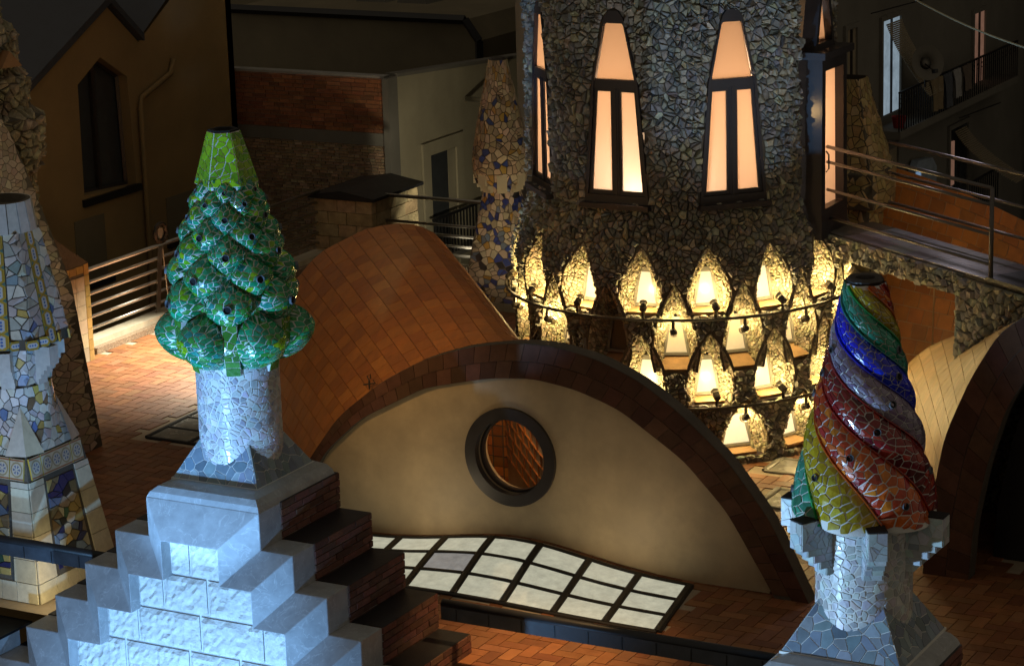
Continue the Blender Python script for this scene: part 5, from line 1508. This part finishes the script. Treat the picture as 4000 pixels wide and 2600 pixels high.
TANW = [(5, (0.46, 0.37, 0.26)), (3, (0.38, 0.30, 0.20)), (2, (0.30, 0.23, 0.15)), (.5, (0.03, 0.05, 0.18)), (1, (0.36, 0.23, 0.06)), (2, (0.22, 0.18, 0.13))]
AX4 = np.array([-7.78, 12.08])
t, b, S4 = cone_chimney('mosaic_chimney', 'broken blue and cream tile chimney standing just left of the tower', AX4,
    [(0.0, .60, 1), (.1, .58, 1), (1.6, .345, .8), (2.05, .30, .2), (2.2, .31, 0), (2.22, .46, 0), (2.45, .50, 0), (2.75, .49, 0), (3.4, .37, 0), (3.95, .25, 0), (4.40, .155, 0)], .45, lambda u, v: BLUEW if v < 2.3 else TANW, .115, 300)
for a in (-150, -105, -60, -15, 30):
    ar = a*D2R; n = np.array([math.cos(ar), math.sin(ar), 0]); tt = np.array([-n[1], n[0], 0]); c0 = np.array([AX4[0], AX4[1], 0]); m = MB()
    for (za, zb_, r) in ((2.42, 2.22, .50), (2.22, 2.14, .44), (2.14, 2.07, .38)): m.obox(c0+n*(r/2)+(0, 0, (za+zb_)/2), n*r/2, tt*.09, (0, 0, (za-zb_)/2))
    m.build('bracket', M['sand'] if False else M['cream'], t)
MB().lathe((AX4[0], AX4[1], 4.40), [(.15, 0), (.13, .04), (0, .04)], 16).build('cap', M['darkpaint'], t)
vents(t, [(S4(-62*D2R*.45, z), np.array([math.cos(-62*D2R), math.sin(-62*D2R), .2]), .04) for z in (2.95, 3.75)])
m = MB()
for k, s_ in enumerate(((-1, 1))):
    pass
for q in range(4):
    a = q*90*D2R; n = np.array([math.cos(a), math.sin(a), 0]); tt = np.array([-n[1], n[0], 0]); c0 = np.array([AX4[0], AX4[1], 0])
    for k in range(4):
        m = MB(); m.obox(c0+n*.615+tt*(-.46+k*.307)+(0, 0, .075), n*.012, tt*.150, (0, 0, .075)); m.build('foot_tile', M['cream'], t)
# pale cone behind the tiled chimney
BEIGE = [(3, (0.46, 0.38, 0.28)), (2, (0.40, 0.33, 0.25)), (1, (0.52, 0.44, 0.32))]
t, b, S5 = cone_chimney('mosaic_chimney', 'pale pink-beige mosaic cone with small vents at the left edge', np.array([-10.25, 0.9]), [(0.0, 1.15, .9), (2.5, .95, .9), (4.2, .58, .9), (5.35, .28, .9), (6.6, .12, .9)], .5, BEIGE, .10, 200, h=.008, gap=.010)
vents(t, [(S5(-45*D2R*.5, z)+np.array([-.02, -.10, 0]), np.array([.4, -.9, .2]), .035) for z in (4.25, 4.6, 4.95, 5.3)])
# rubble chimney with flaring tiers
RUB = [(4, (0.34, 0.29, 0.19)), (3, (0.27, 0.23, 0.15)), (2, (0.40, 0.35, 0.24)), (1, (0.20, 0.17, 0.11))]
t, b, S6 = cone_chimney('stone_chimney', 'rough rubble chimney with flaring tiers and clay pockets at the upper left', np.array([-10.95, 2.2]),
   [(0.0, .62, 0), (2.2, .62, 0), (3.0, .60, 0), (4.0, .56, 0), (4.06, .70, 0), (4.85, .80, 0), (4.90, .56, 0), (5.45, .60, 0), (5.50, .44, 0), (6.1, .46, 0), (6.15, .26, 0), (6.6, .24, 0)], .6, RUB, .135, 250, matl='stone', h=.05, bed='darkgrout')
for (a, z, s) in ((-35, 3.92, .24), (-60, 5.05, .22), (-15, 5.62, .18), (-100, 4.0, .2)):
    n = np.array([math.cos(a*D2R), math.sin(a*D2R), 0]); tt = np.array([-n[1], n[0], 0]); c = np.array([-10.95, 2.2, z])+n*.62
    obj('clay_pocket', [c-tt*s+n*.08, c+tt*s+n*.08, c+np.array([0, 0, s*1.3])+n*.04, c-tt*s-n*.4, c+tt*s-n*.4, c+np.array([0, 0, s*1.3])-n*.4], [(0, 1, 2), (0, 3, 4, 1), (1, 4, 5, 2), (2, 5, 3, 0)], M['clay'], t, cols=[(.30, .15, .06)]*4)
# flat stone chimney peeping out right of the tower
t, b, S7 = cone_chimney('stone_chimney', 'yellowish crazy-paved chimney showing between the tower door and the bridge rails', np.array([-.72, 10.9]), [(1.6, .62, .7), (2.55, .48, .7), (2.6, .66, .7), (3.15, .62, .7), (3.2, .55, .7), (4.6, .22, .7)], .5, [(3, (0.46, 0.34, 0.15)), (2, (0.38, 0.28, 0.13)), (1, (0.52, 0.40, 0.2))], .14, 120, cam_a=-60)
MB().box((-1.4, 10.3, -.02), (-.1, 11.5, 1.6)).build('plinth', M['cream'], t)

# ------------------------------------------------------------------ tiled stair box on the terrace
tb = thing('tiled_box', (-13.0, 4.9, 0), 'cream tiled stair box with a sloping roof at the terrace corner', 'box')
XB = -12.33; bx0 = -14.4
body = [(3.3, 0), (6.0, 0), (6.0, 1.66), (4.9, 2.42), (3.3, 2.42)]
core = MB().prism(body, 0, bx0, XB).build('box_body', M['darkgrout'], tb)
pc = Pieces()
for i in range(11):
    for j in range(9):
        y0, y1, z0, z1 = 6.0-.13-(i+1)*.235, 6.0-.13-i*.235, j*.245, (j+1)*.245
        if z1 > 1.52+(6.0-y1)*.0 and z1 > 1.52: continue
        pc.plate([(XB, y0+.004, z0+.004), (XB, y1-.004, z0+.004), (XB, y1-.004, z1-.004), (XB, y0+.004, z1-.004)], (1, 0, 0), .010, vary((0.50, 0.42, 0.29), .12), .01)
for j in range(9):
    z0, z1 = j*.185, (j+1)*.185; pc.plate([(XB, 5.875, z0+.004), (XB, 5.996, z0+.004), (XB, 5.996, z1-.004), (XB, 5.875, z1-.004)], (1, 0, 0), .011, vary((0.42, 0.28, 0.09), .2), .01)
    pc.plate([(XB-.13, 6.0, z0+.004), (XB-.004, 6.0, z0+.004), (XB-.004, 6.0, z1-.004), (XB-.13, 6.0, z1-.004)], (0, 1, 0), .011, vary((0.42, 0.28, 0.09), .2), .01)
for i in range(14):
    y1, y0 = 5.86-i*.185, 5.86-(i+1)*.185; pc.plate([(XB, y0+.004, 1.525), (XB, y1-.004, 1.525), (XB, y1-.004, 1.65), (XB, y0+.004, 1.65)], (1, 0, 0), .011, vary((0.42, 0.28, 0.09), .2), .01)
pc.emit('wall_tile', M['satin'], core, 150)
pc = Pieces(); n = np.array([0, .76, 1.1]); n /= np.linalg.norm(n)
for i in range(6):
    for j in range(4):
        f = lambda x, s: np.array([x, 6.0-1.1*s, 1.66+.76*s+.001]); x1, x0 = XB-i*.33, XB-(i+1)*.33
        pc.plate([f(x0+.006, j/4+.006), f(x1-.006, j/4+.006), f(x1-.006, (j+1)/4-.006), f(x0+.006, (j+1)/4-.006)], n, .012, vary((0.13, .095, .07), .15), .01)
pc.emit('roof_tile', M['clay'], core, 40)

# ------------------------------------------------------------------ railings and the corner pillar
lr = railing('terrace_railing', 'steel railing along the left edge of the terrace', (-12.85, 6.2, 0), (-12.85, 13.9, 0), [], [.34, .54, .74, .94, 1.14, 1.36], r=.030, mat_='steel', top_r=.035)
for y in (8.55, 11.2):
    m = MB(); m.obox((-12.80, y, .76), (.012, 0, 0), (0, .055, .0), (0, .10, .60)); m.build('bracket_post', M['steel'], lr)
    MB().tube([(-12.80, y+.16, 1.34), (-12.80, y+.24, .22)], .014, 8).build('stay', M['steel'], lr)
fl_ = thing('round_floodlight', (-12.85, 8.75, 1.4), 'round dark floodlight ring clamped on the terrace railing', 'lamp')
MB().tube([(-12.85, 8.75+.16*math.cos(a), 1.57+.16*math.sin(a)) for a in np.linspace(0, 2*PI, 22)], .045, 8, False).build('lamp_ring', M['iron'], fl_, True)
MB().box((-12.87, 8.72, 1.38), (-12.83, 8.78, 1.45)).build('clamp', M['iron'], fl_)
MB().tube([(-12.92, 8.75, 1.57), (-12.86, 8.75, 1.57)], .10, 14).build('lens', M['unlit_glass'], fl_)
railing('terrace_railing', 'steel railing along the far side of the terrace behind the blue chimney', (-11.6, 14.3, 0), (-4.5, 14.3, 0), [.75], [.02, .20, .38, .58, .78, 1.28], r=.028, mat_='steel', top_r=.036)
pl = thing('stone_pillar', (-12.2, 14.6, 0), 'squat sandstone block pillar with a dark cap at the terrace corner', 'pillar')
MB().box((-12.88, 13.82, -.02), (-11.62, 15.5, 1.24)).build('core', M['darkgrout'], pl)
z = 0.0
for c in range(5):
    h = .245; x = -12.9; o = .0 if c % 2 else .22
    cuts = sorted(set([-12.9, -11.6]+[v for v in (-12.9+.30+o, -12.9+.72+o) if v < -11.7]))
    for a_, b_ in zip(cuts, cuts[1:]):
        mm = MB(); j = rnd.uniform(0, .02); mm.box((a_+.006, 13.80-j, z+.006), (b_-.006, 13.95, z+h-.006)); obj('block', mm.v, mm.f, M['sand'], pl, cols=[vary((.40, .31, .18), .2)]*6)
    cuts = [13.96, 14.45+o, 15.0+o*.5, 15.5]
    for a_, b_ in zip(cuts, cuts[1:]):
        mm = MB(); j = rnd.uniform(0, .02); mm.box((-11.75, a_+.006, z+.006), (-11.60+j, b_-.006, z+h-.006)); obj('block', mm.v, mm.f, M['sand'], pl, cols=[vary((.36, .28, .16), .2)]*6)
    z += h
MB().prism([(-13.0, 1.24), (-11.5, 1.24), (-11.5, 1.30), (-12.25, 1.42), (-13.0, 1.30)], 1, 13.7, 15.6).build('cap', M['black'], pl)

# ------------------------------------------------------------------ neighbouring buildings in the dark
bo = thing('ochre_house', (-18, 10, -8), 'dark ochre house with a pointed window and steep gable at upper left', 'building', 'neighbouring houses')
XO = -16.5
wall = [(0, -13), (16.5, -13), (16.5, 5.6), (15.6, 5.6), (13.3, 4.17), (12.37, 4.98), (10.0, 3.9), (0, 3.9)]
win = [(11.28, 1.50), (12.93, 1.40), (12.86, 3.56), (12.06, 4.05), (11.32, 3.63)]
# wall with a pointed opening: strips around it
def wall_with_hole(name, plane_x, ol, hole, mat_, parent, depth=.35):
    cy = sum(p[0] for p in hole)/len(hole); cz = sum(p[1] for p in hole)/len(hole); N = 120; V = []; F = []
    def hit(poly, ph):
        d = (math.cos(ph), math.sin(ph)); best = None
        for i in range(len(poly)):
            a, b = poly[i], poly[(i+1) % len(poly)]; ax, ay, bx_, by = a[0]-cy, a[1]-cz, b[0]-cy, b[1]-cz; den = d[0]*(by-ay)-d[1]*(bx_-ax)
            if abs(den) < 1e-9: continue
            s = (ax*(by-ay)-ay*(bx_-ax))/den; q = (ax*d[1]-ay*d[0])/den
            if s > 0 and -1e-6 <= q <= 1+1e-6: best = s if best is None else min(best, s)
        return best or 0.1
    angs = sorted(set([2*PI*k/N for k in range(N)]+[math.atan2(p[1]-cz, p[0]-cy) % (2*PI) for p in list(hole)+list(ol)]))
    for ph in angs:
        a, b = hit(hole, ph), hit(ol, ph); c_, s_ = math.cos(ph), math.sin(ph)
        V += [(plane_x, cy+a*c_, cz+a*s_), (plane_x, cy+b*c_, cz+b*s_), (plane_x-depth, cy+a*c_, cz+a*s_)]
    n = len(angs)
    for k in range(n):
        j = (k+1) % n; F += [(3*k, 3*k+1, 3*j+1, 3*j), (3*k, 3*j, 3*j+2, 3*k+2)]
    return obj(name, V, F, mat_, parent)
wall_with_hole('wall', XO, wall, win, M['ochre'], bo)
MB().box((-24, 16.5-.2, -13), (XO, 16.5, 5.6)).build('end_wall', M['ochre'], bo)
wn_ = MB().prism([(y, z) for y, z in win], 0, XO-.33, XO-.30).build('window', M['darkpane'], bo)
m = MB(); m.box((XO-.30, 12.02, 1.45), (XO-.22, 12.12, 3.98)); m.build('mullion', M['darkpaint'], wn_)
for a_, b_ in zip(win, win[1:]+win[:1]):
    A_, B_ = np.array([XO-.26, *a_]), np.array([XO-.26, *b_]); MB().tube([A_, B_], .05, 4).build('frame', M['darkpaint'], wn_)
m = MB(); m.box((XO-.05, 11.2, 1.28), (XO+.07, 13.02, 1.42)); m.build('sill', M['black'], wn_)
pts = [(XO+.08, 14.29, 3.70), (XO+.08, 14.19, 3.43), (XO+.08, 13.19, 3.10), (XO+.08, 13.12, 2.95), (XO+.08, 13.10, -3)]
MB().tube(pts, .055, 8).build('drainpipe', M['ochre'], bo, True)
m = MB(); A_ = np.array([XO+.12, 9.0, 3.35]); Bq = np.array([XO+.12, 12.37, 5.06]); m.add([A_, Bq, Bq+(-7, 0, 0), A_+(-7, 0, 0), A_+(0, 0, .16), Bq+(0, 0, .16), Bq+(-7, 0, .16), A_+(-7, 0, .16)], [(0,1,5,4), (4,5,6,7), (0,3,2,1), (0,4,7,3)]); rf = m.build('roof', M['roof'], bo)
m = MB(); A_ = np.array([XO+.12, 12.37, 5.06]); Bq = np.array([XO+.12, 13.35, 4.20]); m.add([A_, Bq, Bq+(-7, 0, 0), A_+(-7, 0, 0), A_+(0, 0, .14), Bq+(0, 0, .14), Bq+(-7, 0, .14), A_+(-7, 0, .14)], [(0,1,5,4), (4,5,6,7), (0,3,2,1), (0,4,7,3)]); m.build('roof', M['roof'], bo)
m = MB(); A_ = np.array([XO-.02, 13.3, 4.20]); Bq = np.array([XO-.02, 16.6, 6.4]); m.add([A_, Bq, Bq+(-7, 0, 0), A_+(-7, 0, 0)], [(0, 1, 2, 3)]); m.build('roof', M['roof'], bo)
MB().box((-18.4, 12.9, 5.0), (-18.0, 13.3, 5.9)).build('chimney_pot', M['black'], rf)
for k, (ya, yb, za, zb_) in enumerate(((10.9, 11.82, -.2, 1.05), (13.85, 15.0, .05, .95))):
    w_ = MB().box((XO-.1, ya, za), (XO+.02, yb, zb_)).build('shutter', M['dim'], bo); MB().box((XO-.1, ya-.05, za-.12), (XO+.10, yb+.12, za)).build('sill', M['black'], w_)

# house with a brick front and a pale side
bh = thing('brick_house', (-14, 18, -8), 'neighbouring house with brick and rubble front and a pale side wall', 'building', 'neighbouring houses')
YB, XW = 17.0, -13.05
MB().box((-18.5, YB+.25, -13), (XW-.32, 26, 0.6)).build('core', M['black'], bh)  # blackened so the roof behind the walls reads as unlit
fr = MB().box((-17.2, YB-.02, -13), (XW-.12, YB+.22, 3.1)).build('front_wall', M['greygrout'], bh)
def coursed(pc, x0, x1, z0, z1, bl, bh_, y, pal, gap=.012, jit=.01):
    z = z0; r = 0
    while z < z1-.02:
        x = x0-(bl*.5 if r % 2 else 0)-rnd.random()*.05
        while x < x1:
            l = bl*rnd.uniform(.75, 1.2); a_, b_ = max(x, x0), min(x+l, x1); x += l
            if b_-a_ < .04: continue
            j = rnd.uniform(0, jit)
            pc.plate([(a_+gap/2, y, z+gap/2), (b_-gap/2, y, z+gap/2), (b_-gap/2, y, min(z+bh_, z1)-gap/2), (a_+gap/2, y, min(z+bh_, z1)-gap/2)], (0, -1, 0), .012+j, pick(pal), .005)
        z += bh_; r += 1
pc = Pieces(); coursed(pc, -17.0, XW-.14, 1.92, 3.05, .30, .085, YB-.02, [(3, (.30, .115, .05)), (2, (.25, .10, .045)), (1, (.36, .15, .07))], .010, .008)
pc.emit('brick', M['brick'], fr, 200, 'bricks')
pc = Pieces(); coursed(pc, -17.0, XW-.14, -2.4, 1.66, .17, .062, YB-.02, [(3, (.36, .25, .15)), (2, (.30, .21, .13)), (1, (.42, .31, .20)), (1, (.27, .18, .11))], .014, .03)
pc.emit('rubble_stone', M['brick'], fr, 60, 'rubble_stones')
MB().box((-17.1, YB-.05, 1.66), (XW-.1, YB+.02, 1.92)).build('concrete_band', M['greyr'], fr)
MB().box((XW-.14, YB-.08, -13), (XW, YB+.3, 3.06)).build('corner_pier', M['greyr'], bh)
ws = [(YB+.3, -13), (26, -13), (26, 2.45), (YB+.3, 3.05)]
hole = [(18.45, -2), (19.54, -2.05), (19.54, 1.17), (18.45, 1.22)]
MB().prism(ws, 0, XW-.30, XW-.01).build('side_wall', M['cream'], bh)
fw = MB(); 
for lo, hi in (((18.14, 1.22), (19.83, 1.50)), ((18.14, -2), (18.45, 1.22)), ((19.54, -2), (19.83, 1.22))): fw.box((XW, lo[0], lo[1]), (XW+.05, hi[0], hi[1]))
wd = fw.build('balcony_window', M['cream'], bh)
MB().box((XW-.005, 18.45, -2), (XW+.008, 19.2, 1.22)).build('pane', M['darkpane'], wd)
MB().box((XW-.005, 19.2, -2), (XW+.012, 19.54, 1.2)).build('pale_shutter', M['cream'], wd)  # shutter in the same pale render as the side wall
for k in range(14): MB().box((XW+.30, 18.1+k*.13, -.9), (XW+.325, 18.125+k*.13, -.05)).build('baluster', M['black'], wd)
MB().box((XW+.28, 18.0, -.08), (XW+.34, 20.0, -.03)).build('balcony_rail', M['black'], wd)
MB().box((XW, 18.0, -1.0), (XW+.36, 20.0, -.9)).build('balcony_slab', M['greyr'], wd)
MB().tube([(XW+.02, 20.07, 2.16), (XW+.9, 20.07, 2.14)], .055, 10).build('vent_pipe', M['steel'], bh, True)
m = MB(); A_, Bq = np.array([XW+.03, YB+.3, 3.05]), np.array([XW+.03, 26, 2.45]); m.add([A_, Bq, Bq+(-.3, 0, 0), A_+(-.3, 0, 0), A_+(0, 0, .07), Bq+(0, 0, .07), Bq+(-.3, 0, .07), A_+(-.3, 0, .07)], [(0,1,5,4), (4,5,6,7), (0,4,7,3)]); m.build('coping', M['greyr'], bh)

# long dark block behind
bk_ = thing('long_house', (-12, 26, -8), 'long dark house behind with a sloped parapet end at top centre', 'building', 'neighbouring houses')
V = [(-30, 4.6), (-9.3, 4.6), (-8.9, 4.0), (-8.9, -13), (-30, -13)]
def up(x0, y0, Y):  # keep the outline at its place while standing farther back
    k = (Y-CAM[1])/(17-CAM[1]); return (CAM[0]+(x0-CAM[0])*k, CAM[2]+(y0-CAM[2])*k)
pl_ = [up(*p, 30) for p in [(-16.9, 4.36), (-11.19, 4.33), (-10.89, 3.92), (-10.91, 0.0), (-16.9, 0.0)]]
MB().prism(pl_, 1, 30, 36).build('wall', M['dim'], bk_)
m = MB(); 
for a_, b_ in zip(pl_[:3], pl_[1:4]):
    m = MB(); m.tube([(a_[0], 29.9, a_[1]), (b_[0], 29.9, b_[1])], .12, 4); m.build('coping', M['black'], bk_)
for x in (-20.2, -19.0):
    MB().prism([(x-.5, 3.0), (x+.4, 3.0), (x+.15, 3.3), (x+.1, 3.55), (x-.1, 3.6), (x-.3, 3.4)], 1, 28, 28.8).build('roof_vent', M['greyr'], bk_)
bf = thing('far_block', (-20, 46, -8), 'far dark block filling the top edge behind the other houses', 'building', 'neighbouring houses')
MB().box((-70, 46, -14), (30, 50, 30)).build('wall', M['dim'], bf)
for k in range(9): MB().box((-48+k*6, 45.9, 2.2), (-46.2+k*6, 46.02, 5.4)).build('window', M['darkpane'], bf)

# house with balconies on the right
XR = -3.0
hb = thing('balcony_house', (-3, 24, -8), 'dark house with wrought iron balconies, a dish and lit rooms at upper right', 'building', 'neighbouring houses')
MB().box((-9, 15.0, -14), (XR, 40, 16)).build('wall', M['greyr'], hb)
def room(y0, y1, z0, z1, glow, name='window', frame=.09, dep=.25):
    f = MB()
    for lo, hi in (((y0-frame, z0), (y0, z1)), ((y1, z0), (y1+frame, z1)), ((y0-frame, z1), (y1+frame, z1+frame))): f.box((XR, lo[0], lo[1]), (XR+.06, hi[0], hi[1]))
    w = f.build(name, M['greyr'], hb); MB().box((XR, y0, z0), (XR+.02, y1, z1)).build('pane', glow, w)
    MB().box((XR+.02, (y0+y1)/2-.03, z0), (XR+.05, (y0+y1)/2+.03, z1)).build('mullion', M['darkpaint'], w)
    return w
w1 = room(18.3, 19.25, 2.62, 4.42, M['cool_lit']); w2 = room(23.6, 24.3, 2.25, 3.88, M['rose_lit'])
w3 = room(18.15, 19.15, .0, 1.92, M['blind']); MB().box((XR+.03, 18.15, .0), (XR+.07, 18.22, 1.9)).build('lit_gap', M['blue_lit'], w3)
w4 = room(22.2, 23.3, .1, 1.70, M['darkpane']); MB().box((XR+.03, 22.22, .55), (XR+.06, 22.42, 1.45)).build('lit_gap', M['rose_lit'], w4); room(16.45, 16.95, 3.5, 4.5, M['blind'])
def blind(parent, y0, z0, y1, z1, w, n, drop):
    """slatted roller blind hanging out over the balcony"""
    for k in range(n):
        s = k/(n-1); y = y0+(y1-y0)*s**1.6; z = z0+(z1-z0)*s; x = XR+.10+drop*s
        MB().box((x, y, z-.022), (x+.02, y+w, z+.006)).build('blind_slat', M['blind'], parent)
blind(w1, 18.32, 4.36, 19.3, 2.9, .80, 42, .5); blind(w4, 22.3, 1.66, 24.0, .35, .7, 36, .75)
def balcony(y0, y1, z, dep, h=.72, scroll=True):
    s = MB().box((XR, y0, z-.14), (XR+dep, y1, z)).build('balcony_slab', M['greyr'], hb)
    n = int((y1-y0)/.13)
    MB().box((XR+dep-.05, y0, z+h), (XR+dep-.01, y1, z+h+.035)).build('rail', M['black'], s)
    for k in range(n+1):
        y = y0+(y1-y0)*k/n; MB().box((XR+dep-.04, y-.010, z), (XR+dep-.02, y+.010, z+h)).build('baluster', M['black'], s)
    if scroll:
        for k in range(0, n, 2):
            y = y0+(y1-y0)*(k+.5)/n
            MB().tube([(XR+dep-.03, y+.05*math.cos(a), z+h*.8+.05*math.sin(a)) for a in np.linspace(0, 5.2, 9)], .008, 4).build('scroll', M['black'], s)
balcony(17.9, 25.0, 2.42, .55); balcony(22.2, 24.0, .02, .5, .6, False); balcony(17.9, 19.4, -.25, .45, .6, False)
MB().tube([(XR+.3, 17.0, 4.75), (XR+.3, 20.0, 4.65)], .012, 5).build('curtain_rod', M['black'], hb)
MB().tube([(XR+.3, 22.0, 2.0), (XR+.3, 24.6, 1.9)], .012, 5).build('curtain_rod', M['black'], hb)
ds = thing('satellite_dish', (XR+.75, 18.9, 3.2), 'grey round satellite dish on the iron balcony', 'dish')
c = np.array([XR+.72, 18.75, 3.60]); ax_ = np.array([.72, -.62, .28]); ax_ /= np.linalg.norm(ax_); ex = np.cross(ax_, [0, 0, 1]); ex /= np.linalg.norm(ex); ey = np.cross(ex, ax_)
V = [c]; F = []
for r_, d_ in ((.12, .012), (.24, .05), (.34, .10)):
    V += [c+ax_*d_+(ex*math.cos(a)+ey*math.sin(a))*r_ for a in np.linspace(0, 2*PI, 25)[:-1]]
for k in range(24): F.append((0, 1+k, 1+(k+1) % 24))
for q in range(2):
    for k in range(24): F.append((1+q*24+k, 1+q*24+(k+1) % 24, 25+q*24+(k+1) % 24, 25+q*24+k))
obj('dish', V, F, M['greyr'], ds, True); MB().tube([c-ax_*.02, c+ax_*.30-ey*.2], .012, 6).build('arm', M['black'], ds); MB().obox(c+ax_*.32-ey*.2, ax_*.06, ex*.035, ey*.035).build('receiver', M['black'], ds); MB().tube([c-ax_*.02, c+(0, 0, -.45)], .02, 6).build('mast', M['black'], ds)
LA = [('brown towel hung over the balcony rail beside the dish', 19.45, .62, .62, (.22, .17, .10)), ('dark hanging jacket in the middle of the balcony rail', 20.2, .40, .66, (.08, .09, .11)), ('pale grey shirt on the balcony rail, right of the dark jacket', 20.75, .38, .55, (.30, .30, .30)), ('striped dark cloth at the right end of the laundry', 21.3, .45, .50, (.14, .11, .09))]
for (lab, y, w_, h_, cc) in LA:
    V = []; F = []; n = 8
    for j in range(6):
        for i in range(n+1): V.append((XR+.57+.03*math.sin(i*1.7+j*.5)+.01*j, y+w_*i/n+.01*math.sin(j), 3.16-h_*j/5))
    for j in range(5):
        for i in range(n): F.append((j*(n+1)+i, j*(n+1)+i+1, (j+1)*(n+1)+i+1, (j+1)*(n+1)+i))
    b_ = len(V); V += [(v[0]+.012, v[1], v[2]) for v in V[:]]; F += [tuple(q+b_ for q in f) for f in F[:]]
    tag(obj('laundry', V, F, M['cloth'], cols=[cc]*len(F)), lab, 'laundry', 'laundry on the balcony')
rb_ = thing('red_bucket', (XR+.35, 18.35, 2.42), 'small red bucket on the left end of the iron balcony', 'bucket'); m = MB(); m.lathe((XR+.35, 18.35, 2.42), [(0, 0), (.10, 0), (.14, .22), (.125, .22), (.09, .02)], 16)
obj('pail', m.v, m.f, M['cloth'], rb_, cols=[(.35, .03, .03)]*len(m.f)); MB().tube([(XR+.35, 18.35+.13*math.cos(a), 2.62+.12*math.sin(a)) for a in np.linspace(0, PI, 9)], .007, 5).build('handle', M['black'], rb_)
ac = thing('awning_panel', (XR+.3, 20.3, .4), 'pale blue-grey rounded panel standing below the balcony', 'panel')
m = MB(); m.prism([(19.7, .0), (20.9, -.1), (20.95, 1.2), (20.7, 1.42), (19.9, 1.5), (19.72, 1.35)], 0, XR+.05, XR+.2)
obj('panel', m.v, m.f, M['cloth'], ac, cols=[(.30, .36, .44)]*len(m.f)); MB().box((XR+.2, 19.72, .0), (XR+.23, 19.95, 1.3)).build('edge', M['blue_lit'], ac)  # glow put into the edge strip; no lamp stands there
# tall dark house on the far right
fr_ = thing('dark_house', (4, 30, -8), 'unlit black house along the right edge of the picture', 'building', 'neighbouring houses')
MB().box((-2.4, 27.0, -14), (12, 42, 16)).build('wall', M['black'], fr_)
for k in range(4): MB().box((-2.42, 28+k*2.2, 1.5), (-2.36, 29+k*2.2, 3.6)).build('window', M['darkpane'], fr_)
# rope across the upper right corner
cbl = MB(); A_, Bq = np.array([3.2, 1.35, 7.45]), np.array([5.4, 2.3, 6.36]); cbl.tube([A_+(Bq-A_)*k/12+np.array([0, 0, -.12*math.sin(PI*k/12)]) for k in range(13)], .012, 6)
tag(cbl.build('rope', M['cable']), 'thin pale rope running down across the upper right corner', 'rope')
